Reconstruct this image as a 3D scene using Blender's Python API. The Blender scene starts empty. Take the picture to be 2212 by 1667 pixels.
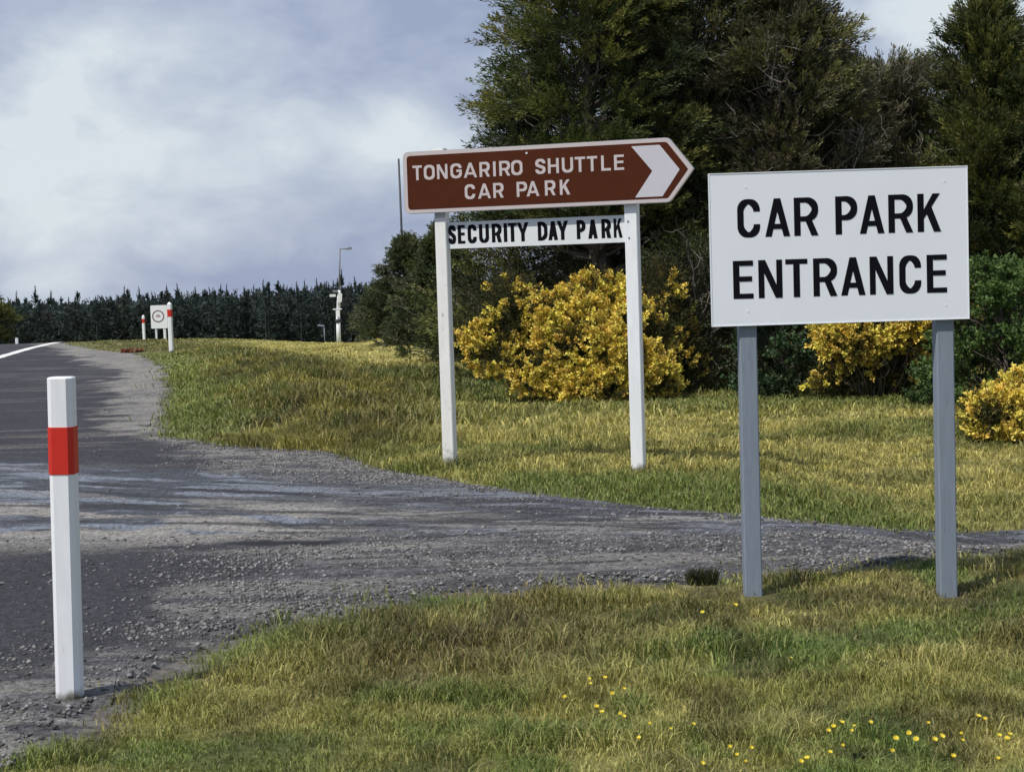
import bpy, math
import numpy as np
from mathutils import Matrix, Vector

# ------------------------------------------------------------ camera, sky, sun
SC = bpy.context.scene
C = SC.collection
CH = 1.45
FPX = 1675.0
ROLL = math.radians(1.8)
PITCH = math.atan((385.5 - 604 * 0.4629) / FPX)
_f = Vector((0, math.cos(PITCH), -math.sin(PITCH)))
_r = Vector((1, 0, 0))
_u = _r.cross(_f)
R2 = _r * math.cos(ROLL) - _u * math.sin(ROLL)
U2 = _r * math.sin(ROLL) + _u * math.cos(ROLL)
cam_data = bpy.data.cameras.new("camera")
cam = bpy.data.objects.new("camera", cam_data)
C.objects.link(cam)
M = Matrix((R2, U2, -_f)).transposed().to_4x4()
M.translation = (0, 0, CH)
cam.matrix_world = M
cam_data.sensor_width = 36
cam_data.lens = FPX / 1024 * 36
cam_data.clip_start = 0.05
cam_data.clip_end = 6000
SC.camera = cam
SC.view_settings.view_transform = 'Standard'
SC.view_settings.look = 'None'
SC.view_settings.exposure = 0.0
SC.view_settings.gamma = 1.0
SC.render.film_transparent = False

SUN_EL = math.radians(57)
SUN_AZ = math.radians(229)      # compass style: 0 = +Y, clockwise; the sun stands behind the camera, to the left
sun_dir = Vector((math.sin(SUN_AZ) * math.cos(SUN_EL), math.cos(SUN_AZ) * math.cos(SUN_EL), math.sin(SUN_EL)))
ld = bpy.data.lights.new("sun", 'SUN')
ld.energy = 4.0
ld.angle = math.radians(0.6)
ld.color = (1.0, 0.955, 0.88)
sun = bpy.data.objects.new("sun", ld)
C.objects.link(sun)
sun.rotation_euler = sun_dir.to_track_quat('Z', 'Y').to_euler()

world = bpy.data.worlds.new("World")
SC.world = world
world.use_nodes = True
wt = world.node_tree
wt.nodes.clear()


def N(t, typ, **kw):
    n = t.nodes.new(typ)
    for k, v in kw.items():
        setattr(n, k, v)
    return n


def ray_dir(px, py):
    s = 1024 / 2212.
    x = (px * s - 512) / FPX
    y = -(py * s - 385.5) / FPX
    return (_f + R2 * x + U2 * y).normalized()


def W(px, py, D):
    d = ray_dir(px, py)
    t = D / d.y
    return Vector((0, 0, CH)) + d * t


out = N(wt, 'ShaderNodeOutputWorld')
bg_sky = N(wt, 'ShaderNodeBackground')
sky = N(wt, 'ShaderNodeTexSky', sky_type='NISHITA')
sky.sun_disc = False
sky.sun_elevation = SUN_EL
sky.sun_rotation = SUN_AZ
bg_sky.inputs['Strength'].default_value = 0.10
wt.links.new(sky.outputs[0], bg_sky.inputs['Color'])
tc = N(wt, 'ShaderNodeTexCoord')
mp = N(wt, 'ShaderNodeMapping')
mp.inputs['Scale'].default_value = (1.0, 1.0, 1.7)
mp.inputs['Location'].default_value = (3.1, 1.7, 0.4)
wt.links.new(tc.outputs['Generated'], mp.inputs['Vector'])


def wnoise(scale, detail, rough, dist=0.0):
    n = N(wt, 'ShaderNodeTexNoise')
    n.inputs['Scale'].default_value = scale
    n.inputs['Detail'].default_value = detail
    n.inputs['Roughness'].default_value = rough
    n.inputs['Distortion'].default_value = dist
    wt.links.new(mp.outputs[0], n.inputs['Vector'])
    return n


def wmath(op, a, b=None, c=None):
    n = N(wt, 'ShaderNodeMath', operation=op)
    for i, v in enumerate((a, b, c)):
        if v is None:
            continue
        if isinstance(v, (int, float)):
            n.inputs[i].default_value = v
        else:
            wt.links.new(v, n.inputs[i])
    return n.outputs[0]


n1 = wnoise(6.0, 5, 0.52, 0.25)
n2 = wnoise(15.0, 6, 0.55, 0.3)
# cloud banks: where the brighter masses of cloud stand in the sky
warp = N(wt, 'ShaderNodeVectorMath', operation='MULTIPLY_ADD')
wt.links.new(n1.outputs['Color'], warp.inputs[0])
warp.inputs[1].default_value = (0.22, 0.22, 0.16)
wt.links.new(tc.outputs['Generated'], warp.inputs[2])
acc = None
for px, py, rad, amp in ((230, 250, 0.085, 0.80), (560, 170, 0.05, 0.25), (900, 290, 0.050, 0.85), (600, 340, 0.060, 0.50),
                         (60, 380, 0.07, 0.50), (1930, 30, 0.07, 0.90), (2200, 20, 0.06, 0.5), (130, 20, 0.05, -0.35),
                         (820, 130, 0.055, -0.15)):
    d = ray_dir(px, py) + Vector((0.11, 0.11, 0.08))
    vd = N(wt, 'ShaderNodeVectorMath', operation='DISTANCE')
    wt.links.new(warp.outputs[0], vd.inputs[0])
    vd.inputs[1].default_value = d
    q = wmath('DIVIDE', vd.outputs['Value'], rad)
    q = wmath('POWER', q, 2.0)
    q = wmath('MULTIPLY', q, -1.0)
    q = wmath('EXPONENT', q)
    q = wmath('MULTIPLY', q, amp)
    acc = q if acc is None else wmath('ADD', acc, q)
k = wmath('MULTIPLY_ADD', n1.outputs['Fac'], 1.3, -0.62)
k = wmath('ADD', k, acc)
k2 = wmath('MULTIPLY_ADD', n2.outputs['Fac'], 1.35, -0.675)
k = wmath('ADD', k, k2)
ramp = N(wt, 'ShaderNodeValToRGB')
e = ramp.color_ramp.elements
e[0].position = 0.0
e[0].color = (0.335, 0.395, 0.56, 1)
e[1].position = 1.0
e[1].color = (0.72, 0.785, 0.835, 1)
m_ = ramp.color_ramp.elements.new(0.5)
m_.color = (0.50, 0.565, 0.685, 1)
wt.links.new(k, ramp.inputs[0])
bg_cl = N(wt, 'ShaderNodeBackground')
bg_cl.inputs['Strength'].default_value = 1.0
wt.links.new(ramp.outputs[0], bg_cl.inputs['Color'])
mixw = N(wt, 'ShaderNodeMixShader')
mixw.inputs[0].default_value = 0.93
wt.links.new(bg_sky.outputs[0], mixw.inputs[1])
wt.links.new(bg_cl.outputs[0], mixw.inputs[2])
wt.links.new(mixw.outputs[0], out.inputs['Surface'])

# ------------------------------------------------------------ numeric helpers
rng = np.random.default_rng(7)


def S(x, a, b):
    t = np.clip((x - a) / (b - a), 0, 1)
    return t * t * (3 - 2 * t)


_perm = np.random.default_rng(3).random(65536)


def vn(x, y, sc=1.0, seed=0):
    x = np.asarray(x, float) * sc + 1000.3 + seed * 17.31
    y = np.asarray(y, float) * sc + 1000.7 + seed * 9.73
    xi = np.floor(x).astype(np.int64)
    yi = np.floor(y).astype(np.int64)
    fx = x - xi
    fy = y - yi
    fx = fx * fx * (3 - 2 * fx)
    fy = fy * fy * (3 - 2 * fy)

    def h(a, b):
        q = (a * 374761393 + b * 668265263 + seed * 974634777) & 0xFFFFFFFF
        q = ((q ^ (q >> 13)) * 1274126177) & 0xFFFFFFFF
        q = ((q ^ (q >> 15)) * 73244475) & 0xFFFFFFFF
        return _perm[(q ^ (q >> 16)) & 65535]
    return (h(xi, yi) * (1 - fx) + h(xi + 1, yi) * fx) * (1 - fy) + (h(xi, yi + 1) * (1 - fx) + h(xi + 1, yi + 1) * fx) * fy


def fbm(x, y, sc=1.0, seed=0, o=4):
    s = 0
    a = 1.0
    t = 0
    for i in range(o):
        s = s + a * vn(x, y, sc * 2 ** i, seed + i)
        t += a
        a *= 0.5
    return s / t


EDGE_Y = [-30, 3.0, 5.12, 5.26, 5.59, 6.0]
EDGE_X = [3.0, -1.55, -1.63, -1.52, -1.45, -1.45]
SH_Y = [16.5, 23.6, 32.4, 38.7, 43, 48, 60, 90, 150]
SH_X = [-3.5, -4.87, -6.75, -8.6, -10.6, -12.6, -16.4, -25, -45]


def shoulder_x(y):
    return np.interp(y, SH_Y, SH_X)


def H(x, y):
    x = np.asarray(x, float)
    y = np.asarray(y, float)
    yc = 54 - 9 * S(x, -11, -4)
    t = (y - yc) / 3.0
    sp = np.where(t > 20, t, np.log1p(np.exp(np.minimum(t, 20)))) * 3.0
    far = np.where(y > 170, (y - 170), 0) * 0.035
    z = -0.055 * sp + far
    z = z - 0.28 * S(x, 1.3, 3.2) * S(y, 8.3, 9.8) * (1 - S(y, 11.5, 16))
    rx = shoulder_x(y) + 1.7
    z = z + 0.20 * np.exp(-((x - rx) / 1.1) ** 2) * S(y, 15, 20) * (1 - S(y, 33, 44))
    z = z - 0.035 * np.exp(-((x - 1.95) / .35) ** 2 - ((y - 7.35) / .45) ** 2)
    z = z + 0.25 * np.exp(-((x + 2.4) / 1.3) ** 2 - ((y - 38) / 2.5) ** 2)
    return z


def mesh_tris(name, v, f, mat, parent=None, col=None, smooth=False):
    v = np.ascontiguousarray(v, dtype=np.float32)
    f = np.ascontiguousarray(f, dtype=np.int32)
    nside = f.shape[1]
    me = bpy.data.meshes.new(name)
    me.vertices.add(len(v))
    me.vertices.foreach_set('co', v.ravel())
    me.loops.add(f.size)
    me.loops.foreach_set('vertex_index', f.ravel())
    me.polygons.add(len(f))
    me.polygons.foreach_set('loop_start', np.arange(0, f.size, nside, dtype=np.int32))
    if smooth:
        me.polygons.foreach_set('use_smooth', np.ones(len(f), dtype=bool))
    if col is not None:
        a = me.color_attributes.new('Col', 'FLOAT_COLOR', 'POINT')
        c4 = np.ones((len(v), 4), dtype=np.float32)
        c4[:, :3] = col
        a.data.foreach_set('color', c4.ravel())
    me.update(calc_edges=True)
    me.validate()
    if mat:
        me.materials.append(mat)
    o = bpy.data.objects.new(name, me)
    C.objects.link(o)
    if parent:
        o.parent = parent
    return o


def tag(o, label=None, cat=None, group=None, kind=None):
    if label:
        o['label'] = label
    if cat:
        o['category'] = cat
    if group:
        o['group'] = group
    if kind:
        o['kind'] = kind
    return o


def root(name, loc, label, cat, rz=0, group=None):
    o = bpy.data.objects.new(name, None)
    o.empty_display_size = 0.2
    C.objects.link(o)
    o.location = loc
    o.rotation_euler = (0, 0, rz)
    return tag(o, label, cat, group)


# ------------------------------------------------------------ materials
def mat_new(name):
    m = bpy.data.materials.new(name)
    m.use_nodes = True
    t = m.node_tree
    b = t.nodes['Principled BSDF']
    return m, t, b


def mat_plain(name, col, rough=0.6, noise=0.08, scale=8.0, bump=0.0, metallic=0.0, stretch=(1, 1, 1), stain=None, spec=0.3, grime=0):
    """paint / metal / timber with a little uneven wear; stain = (colour, threshold, scale)"""
    m, t, b = mat_new(name)
    tc = N(t, 'ShaderNodeTexCoord')
    mp = N(t, 'ShaderNodeMapping')
    mp.inputs['Scale'].default_value = stretch
    t.links.new(tc.outputs['Object'], mp.inputs['Vector'])
    n = N(t, 'ShaderNodeTexNoise')
    n.inputs['Scale'].default_value = scale
    n.inputs['Detail'].default_value = 6
    n.inputs['Roughness'].default_value = 0.65
    t.links.new(mp.outputs[0], n.inputs['Vector'])
    r = N(t, 'ShaderNodeValToRGB')
    r.color_ramp.elements[0].position = 0.3
    r.color_ramp.elements[1].position = 0.7
    r.color_ramp.elements[0].color = tuple(c * (1 - noise) for c in col) + (1,)
    r.color_ramp.elements[1].color = tuple(min(1, c * (1 + noise * .5)) for c in col) + (1,)
    t.links.new(n.outputs['Fac'], r.inputs[0])
    last = r.outputs[0]
    if stain:
        sc, th, ss = stain
        n3 = N(t, 'ShaderNodeTexNoise')
        n3.inputs['Scale'].default_value = ss
        n3.inputs['Detail'].default_value = 5
        t.links.new(mp.outputs[0], n3.inputs['Vector'])
        mr = N(t, 'ShaderNodeMapRange')
        mr.inputs['From Min'].default_value = th
        mr.inputs['From Max'].default_value = th + 0.08
        t.links.new(n3.outputs['Fac'], mr.inputs['Value'])
        mx = N(t, 'ShaderNodeMix', data_type='RGBA')
        t.links.new(mr.outputs[0], mx.inputs['Factor'])
        t.links.new(last, mx.inputs['A'])
        mx.inputs['B'].default_value = tuple(sc) + (1,)
        last = mx.outputs['Result']
    if grime:
        sp = N(t, 'ShaderNodeSeparateXYZ')
        t.links.new(tc.outputs['Object'], sp.inputs[0])
        n4 = N(t, 'ShaderNodeTexNoise')
        n4.inputs['Scale'].default_value = 14
        n4.inputs['Detail'].default_value = 6
        t.links.new(tc.outputs['Object'], n4.inputs['Vector'])
        ma = N(t, 'ShaderNodeMath', operation='MULTIPLY_ADD')
        t.links.new(n4.outputs['Fac'], ma.inputs[0])
        ma.inputs[1].default_value = -grime * 2.2
        t.links.new(sp.outputs['Z'], ma.inputs[2])
        mr4 = N(t, 'ShaderNodeMapRange')
        mr4.inputs['From Min'].default_value = -grime * .35
        mr4.inputs['From Max'].default_value = -grime * 1.1
        t.links.new(ma.outputs[0], mr4.inputs['Value'])
        mx4 = N(t, 'ShaderNodeMix', data_type='RGBA')
        t.links.new(mr4.outputs[0], mx4.inputs['Factor'])
        t.links.new(last, mx4.inputs['A'])
        mx4.inputs['B'].default_value = (.13, .12, .085, 1)
        last = mx4.outputs['Result']
    t.links.new(last, b.inputs['Base Color'])
    b.inputs['Roughness'].default_value = rough
    b.inputs['Metallic'].default_value = metallic
    b.inputs['Specular IOR Level'].default_value = spec
    if bump:
        bp = N(t, 'ShaderNodeBump')
        bp.inputs['Strength'].default_value = bump
        bp.inputs['Distance'].default_value = 0.004
        t.links.new(n.outputs['Fac'], bp.inputs['Height'])
        t.links.new(bp.outputs[0], b.inputs['Normal'])
    return m


def mat_leaf(name, transl=0.25, rough=0.6, spec=0.25, tint=(1.1, 1.15, .8)):
    m, t, b = mat_new(name)
    a = N(t, 'ShaderNodeAttribute', attribute_name='Col')
    t.links.new(a.outputs['Color'], b.inputs['Base Color'])
    b.inputs['Roughness'].default_value = rough
    b.inputs['Specular IOR Level'].default_value = spec
    tr = N(t, 'ShaderNodeBsdfTranslucent')
    mul = N(t, 'ShaderNodeVectorMath', operation='MULTIPLY')
    mul.inputs[1].default_value = tint
    t.links.new(a.outputs['Color'], mul.inputs[0])
    t.links.new(mul.outputs[0], tr.inputs['Color'])
    mx = N(t, 'ShaderNodeMixShader')
    mx.inputs[0].default_value = transl
    o = t.nodes['Material Output']
    t.links.new(b.outputs[0], mx.inputs[1])
    t.links.new(tr.outputs[0], mx.inputs[2])
    t.links.new(mx.outputs[0], o.inputs['Surface'])
    return m


def mat_ground(name, fine=60.0, var=0.35, bump=0.5, dist=0.01, rough=0.95, fine2=14.0):
    """vertex albedo times fine grain"""
    m, t, b = mat_new(name)
    a = N(t, 'ShaderNodeAttribute', attribute_name='Col')
    tc = N(t, 'ShaderNodeTexCoord')
    n = N(t, 'ShaderNodeTexNoise')
    n.inputs['Scale'].default_value = fine
    n.inputs['Detail'].default_value = 5
    n.inputs['Roughness'].default_value = 0.7
    t.links.new(tc.outputs['Object'], n.inputs['Vector'])
    v = N(t, 'ShaderNodeTexVoronoi')
    v.inputs['Scale'].default_value = fine2
    t.links.new(tc.outputs['Object'], v.inputs['Vector'])
    mr = N(t, 'ShaderNodeMapRange')
    mr.inputs['From Min'].default_value = 0.3
    mr.inputs['From Max'].default_value = 0.7
    mr.inputs['To Min'].default_value = 1 - var
    mr.inputs['To Max'].default_value = 1 + var
    t.links.new(n.outputs['Fac'], mr.inputs['Value'])
    sep = N(t, 'ShaderNodeSeparateColor')
    t.links.new(v.outputs['Color'], sep.inputs[0])
    mr2 = N(t, 'ShaderNodeMapRange')
    mr2.inputs['To Min'].default_value = 1 - var * .7
    mr2.inputs['To Max'].default_value = 1 + var * .7
    t.links.new(sep.outputs[0], mr2.inputs['Value'])
    mu = N(t, 'ShaderNodeMath', operation='MULTIPLY')
    t.links.new(mr.outputs[0], mu.inputs[0])
    t.links.new(mr2.outputs[0], mu.inputs[1])
    vm = N(t, 'ShaderNodeVectorMath', operation='SCALE')
    t.links.new(a.outputs['Color'], vm.inputs[0])
    t.links.new(mu.outputs[0], vm.inputs['Scale'])
    t.links.new(vm.outputs[0], b.inputs['Base Color'])
    b.inputs['Roughness'].default_value = rough
    b.inputs['Specular IOR Level'].default_value = 0.25
    bp = N(t, 'ShaderNodeBump')
    bp.inputs['Strength'].default_value = bump
    bp.inputs['Distance'].default_value = dist
    t.links.new(n.outputs['Fac'], bp.inputs['Height'])
    t.links.new(bp.outputs[0], b.inputs['Normal'])
    return m


M_ground = mat_ground('soil_and_turf', 25, 0.4, 0.6, 0.02)
M_road = mat_ground('worn_chipseal', 70, 0.60, 1.0, 0.010, 0.8, 48)
M_grass = mat_leaf('grass_blades', 0.30, 0.55)
M_stone = mat_leaf('stone_chips', 0.0, 0.8)
M_fol = mat_leaf('foliage', 0.22, 0.65, 0.2)
M_petal = mat_leaf('yellow_petals', 0.10, 0.6, 0.2, (1, 1, 1))
M_bark = mat_plain('bark', (0.13, 0.11, 0.09), 0.9, 0.4, 30, 0.6)
M_palebark = mat_plain('pale_dead_wood', (0.26, 0.24, 0.20), 0.9, 0.3, 30, 0.4)
M_white = mat_plain('white_gloss_paint', (0.85, 0.87, 0.88), 0.45, 0.07, 5, 0.1, stretch=(6, 6, 1.2), stain=((0.5, 0.5, 0.48), 0.72, 16), grime=.07)
M_oldwhite = mat_plain('old_white_paint', (0.82, 0.82, 0.78), 0.55, 0.08, 5, 0.15, stretch=(6, 6, 1.0), stain=((0.30, 0.30, 0.27), 0.66, 9), grime=.16)
M_red = mat_plain('red_reflective_band', (0.62, 0.035, 0.022), 0.4, 0.10, 12)
M_board = mat_plain('pale_board_enamel', (0.80, 0.84, 0.88), 0.5, 0.035, 2.5)
M_board2 = mat_plain('white_board_enamel', (0.74, 0.77, 0.77), 0.5, 0.05, 3)
M_black = mat_plain('black_vinyl', (0.006, 0.006, 0.009), 0.6, 0.1, 4, spec=0.08)
M_brown = mat_plain('brown_sign_face', (0.078, 0.021, 0.009), 0.6, 0.12, 5, spec=0.08)
M_signwhite = mat_plain('reflective_letters', (0.56, 0.50, 0.49), 0.5, 0.05, 6)
M_chev = mat_plain('reflective_chevron', (0.56, 0.55, 0.59), 0.5, 0.05, 6)
M_alu = mat_plain('aluminium_edge', (0.45, 0.46, 0.47), 0.45, 0.1, 10, metallic=0.3)
M_greypaint = mat_plain('grey_painted_timber', (0.225, 0.265, 0.315), 0.6, 0.12, 7, 0.3, stretch=(9, 9, 1.0), stain=((0.13, 0.15, 0.18), 0.68, 6))
M_galv = mat_plain('dull_galvanised_steel', (0.20, 0.22, 0.25), 0.55, 0.15, 8)
M_darkpole = mat_plain('dark_steel', (0.05, 0.055, 0.065), 0.5, 0.15, 8)
M_linepaint = mat_plain('road_line_paint', (0.75, 0.75, 0.70), 0.7, 0.15, 30)
M_palepink = mat_plain('faded_ring', (0.22, 0.16, 0.18), 0.6, 0.05, 6)

# ------------------------------------------------------------ ground
NEAR = np.array([(-1.45, 5.85), (-1.41, 6.32), (-1.27, 6.75), (-0.96, 7.16), (-0.68, 7.58), (-0.26, 7.80), (0.39, 7.75), (0.83, 7.79),
                 (1.18, 7.98), (1.54, 8.10), (2.05, 8.35), (2.56, 8.45), (4, 8.7), (7, 9.2), (12, 10.0)])
FAR = np.array([(-3.5, 16.5), (-2.59, 15.31), (-1.66, 14.61), (-1.14, 13.2), (-0.37, 11.95), (0.26, 11.02), (0.83, 10.39), (1.33, 9.87), (1.6, 9.79), (1.9, 9.9),
                (2.22, 10.15), (2.6, 10.5), (2.95, 10.7), (3.4, 10.8), (5, 11.1), (8, 11.9), (13, 13.0)])


def resample(p, n, warp=None):
    d = np.r_[0, np.cumsum(np.hypot(*np.diff(p, axis=0).T))]
    t = np.linspace(0, d[-1], n)
    if warp is not None:
        t = d[-1] * warp
    return np.c_[np.interp(t, d, p[:, 0]), np.interp(t, d, p[:, 1])]


def pip(x, y, poly):
    inside = np.zeros(x.shape, bool)
    j = len(poly) - 1
    for i in range(len(poly)):
        xi, yi = poly[i]
        xj, yj = poly[j]
        c = ((yi > y) != (yj > y)) & (x < (xj - xi) * (y - yi) / (yj - yi + 1e-12) + xi)
        inside ^= c
        j = i
    return inside


nu, nv = 520, 230
wu = np.linspace(0, 1, nu) ** 1.15
Nc = resample(NEAR, nu, wu)
Fc = resample(FAR, nu, wu)
jn = (fbm(Nc[:, 0], Nc[:, 1], 2.5, 5, 6) - .5) * 0.42
jf = (fbm(Fc[:, 0], Fc[:, 1], 2.5, 9, 6) - .5) * 0.24
jn[0] = jf[0] = 0
Nc[:, 1] += jn * np.minimum(1, np.arange(nu) / 25.)
Fc[:, 1] += jf * np.minimum(1, np.arange(nu) / 25.)
DRIVE_POLY = np.r_[Nc[::5], Fc[::-5]]
ry = np.r_[np.linspace(2.0, 18, 620), np.linspace(18.05, 52, 300), np.linspace(53, 150, 50)]


def road_xr(y):
    a = np.interp(y, [2.0, 3.0, 5.12, 5.26, 5.59, 5.85], [-1.75, -1.72, -1.63, -1.53, -1.45, -1.45])
    s = -1.45 + (y - 5.85) / (16.5 - 5.85) * (-3.5 + 1.45)
    b = shoulder_x(y)
    return np.where(y < 5.85, a, np.where(y < 16.5, s, b))


rx_ = road_xr(ry)
jr = (fbm(rx_, ry, 2.2, 21, 6) - .5) * 0.45
jr = np.where((ry > 5.8) & (ry < 16.55), 0, jr)
jr *= np.clip(np.minimum(np.abs(ry - 5.8), np.abs(ry - 16.55)) / 0.4, 0, 1)
rx_ = rx_ + jr
rl_ = np.where(ry < 39, -11.9 + (39 - ry) * .16, np.interp(ry, [39, 45.6, 48, 60, 90, 150], [-11.94, -13.1, -13.5, -17.2, -26, -46])) - 7.5
ROAD_POLY = np.r_[np.c_[rx_, ry], np.c_[rl_, ry][::-1]]


def on_road(x, y, grow=0):
    s = pip(x, y, ROAD_POLY[::3]) | pip(x, y, DRIVE_POLY)
    sx_ = -1.45 + (y - 5.85) / (16.5 - 5.85) * (-3.5 + 1.45)
    return s | ((np.abs(x - sx_) < .3) & (y > 6.15) & (y < 16.3))


def turf_col(x, y):
    """colour of the turf, some shade and sunlight painted in: green, olive, straw and brown patches"""
    n = fbm(x, y, 0.9, 31)
    n2 = fbm(x, y, 3.5, 41)
    n3 = fbm(x, y, 0.35, 51)
    green = np.array([.125, .175, .042])
    deep = np.array([.060, .100, .028])
    olive = np.array([.190, .190, .062])
    straw = np.array([.40, .36, .13])
    brown = np.array([.15, .115, .055])
    yel = np.array([.52, .46, .155])
    g = np.zeros(x.shape + (3,))
    g[:] = olive

    def mix(c, w):
        nonlocal g
        w = np.clip(w, 0, 1)[..., None]
        g = g * (1 - w) + c * w
    # near verge: patches at several sizes, well mixed
    mix(green, S(n * .5 + n2 * .5, .45, .60) * .85)
    mix(deep, S(n2, .54, .70) * .5)
    mix(straw, S(n2 * .6 + n * .4, .53, .38) * .50)
    mix(brown, S(n3 * .6 + n2 * .4, .50, .40) * .65 * (y < 9))
    g *= 1 + .55 * (y < 9)[..., None]
    mix(straw * np.array([1.15, 1.1, 1.0]), (y < 9) * S(fbm(x, y, 1.7, 49), .48, .60) * .50)
    mix(np.array([.115, .100, .042]), np.exp(-((x + .15) / .75) ** 2 - ((y - 6.9) / .75) ** 2) * S(fbm(x, y * .7, 3.0, 47), .40, .58) * .9 * (y < 9))
    mix(np.array([.085, .080, .036]), S(fbm(x, y * .6, 4.5, 48), .55, .64) * .6 * (y < 9))
    mix(brown * 1.1, np.exp(-((x - 2.05) / .35) ** 2 - ((y - 6.4) / .5) ** 2) * .7 + np.exp(-((x + .25) / .5) ** 2 - ((y - 6.6) / .9) ** 2) * .55)
    mix(brown * .8, np.exp(-((x - 1.5) / .7) ** 2 - ((y - 7.25) / .18) ** 2) * .6)
    # left of the near verge, by the marker post: yellow straw patches
    mix(straw, np.exp(-((x + 1.0) / .32) ** 2 - ((y - 6.1) / .6) ** 2) * .6)
    mix(green, np.exp(-((x + .9) / .6) ** 2 - ((y - 4.9) / .45) ** 2) * .7)
    # lawn beyond the driveway
    lawn = (y > 9) & (x > shoulder_x(np.maximum(y, 16.5)))
    k = S(y, 9.0, 12.5) * lawn
    mix(yel, k * (.45 + .5 * S(n3, .38, .54)))
    mix(olive, k * S(n2, .48, .62) * .7)
    mix(green, k * S(fbm(x * .45, y * 1.3, .8, 61), .50, .62) * .55)
    mix(green * 1.15, S(y, 9, 9.6) * (1 - S(y + .7 * x, 12.2, 13.2)) * S(x, -.8, .3) * .75)
    # band before the gorse: its shadow is painted as deep green turf
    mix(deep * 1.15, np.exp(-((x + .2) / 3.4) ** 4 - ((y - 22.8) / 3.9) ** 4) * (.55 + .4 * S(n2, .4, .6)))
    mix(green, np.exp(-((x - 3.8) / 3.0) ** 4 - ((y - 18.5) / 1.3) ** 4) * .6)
    # far lawn: its sunlit look is painted in as bright yellow
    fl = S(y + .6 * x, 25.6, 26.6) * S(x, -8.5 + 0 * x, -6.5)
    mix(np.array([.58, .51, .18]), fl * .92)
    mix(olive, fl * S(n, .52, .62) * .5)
    # bank of longer grass along the road
    d = x - shoulder_x(np.maximum(y, 16.5))
    bank = S(y, 12.5, 15) * (1 - S(y + 2.9 * x, 15, 27) * S(y, 26, 30)) * (1 - S(x, -1.6, -.3)) * (1 - S(y, 52, 60))
    mix(np.array([.165, .145, .045]), bank * .85)
    b1 = fbm(x, y * .8, 1.1, 45)
    b2 = fbm(x, y * .8, 1.4, 46)
    mix(np.array([.085, .078, .034]), bank * S(b1, .44, .54) * .88)
    mix(np.array([.38, .33, .09]), bank * S(b2, .56, .64) * .65)
    mix(np.array([.17, .20, .05]), bank * S(b2, .46, .38) * .6)
    mix(np.array([.22, .26, .075]), S(y, 15.5, 17) * (1 - S(d + (n2 - .5) * 2.5, .3, 1.4)) * .8 * (1 - S(y, 50, 60)))
    mix(np.array([.23, .22, .10]), S(y, 37, 41) * (1 - S(d, .5, 3)) * .8 * (1 - S(y, 60, 70)))
    return g


def grid_mesh(name, X, Y, Z, mat, col, smooth=True):
    n, m = X.shape
    v = np.c_[X.ravel(), Y.ravel(), Z.ravel()]
    i = np.arange(n - 1)[:, None] * m + np.arange(m - 1)[None, :]
    i = i.ravel()
    f = np.c_[i, i + 1, i + m + 1, i + m]
    e1 = v[f[:1, 1]] - v[f[:1, 0]]
    e2 = v[f[:1, 3]] - v[f[:1, 0]]
    if np.cross(e1, e2)[0, 2] < 0:
        f = f[:, ::-1]
    return mesh_tris(name, v, f, mat, None, col.reshape(-1, 3), smooth)


gx = np.r_[-900, -600, -400, -250, -160, -110, np.arange(-80, -20, 3.0), np.arange(-20, -9, .5), np.arange(-9, 9, .11), np.arange(9, 20, .5), np.arange(20, 80, 3.0), 110, 160, 250, 400, 600, 900]
gy = np.r_[-80, -40, -20, -10, -4, np.arange(0, 30, .12), np.arange(30, 60, .4), np.arange(60, 180, 3.0), 200, 240, 300, 400, 600, 900, 1400]
GX, GY = np.meshgrid(gx, gy)
rd = pip(GX, GY, ROAD_POLY[::3]) | pip(GX, GY, DRIVE_POLY)
GZ = H(GX, GY) - 0.004
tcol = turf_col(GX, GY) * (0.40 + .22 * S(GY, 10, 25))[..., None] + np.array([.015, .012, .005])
nr = np.zeros(GX.shape)
sel = (GY > 3) & (GY < 40) & (np.abs(GX) < 12)
gxs, gys = GX[sel], GY[sel]
acc_ = np.zeros(gxs.shape)
for rr_, ww in ((.10, .5), (.22, .3), (.38, .2)):
    for a_ in range(6):
        acc_ += ww / 6 * on_road(gxs + rr_ * math.cos(a_ * 1.047), gys + rr_ * math.sin(a_ * 1.047))
nr[sel] = acc_
nr = S(nr + (fbm(GX, GY, 5, 191) - .5) * .6, .15, .45)[..., None]
tcol = tcol * (1 - nr) + np.array([.115, .105, .095]) * nr
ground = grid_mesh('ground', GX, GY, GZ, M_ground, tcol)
tag(ground, 'grassy soil ground sloping away beyond the road crest', kind='structure')


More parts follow.
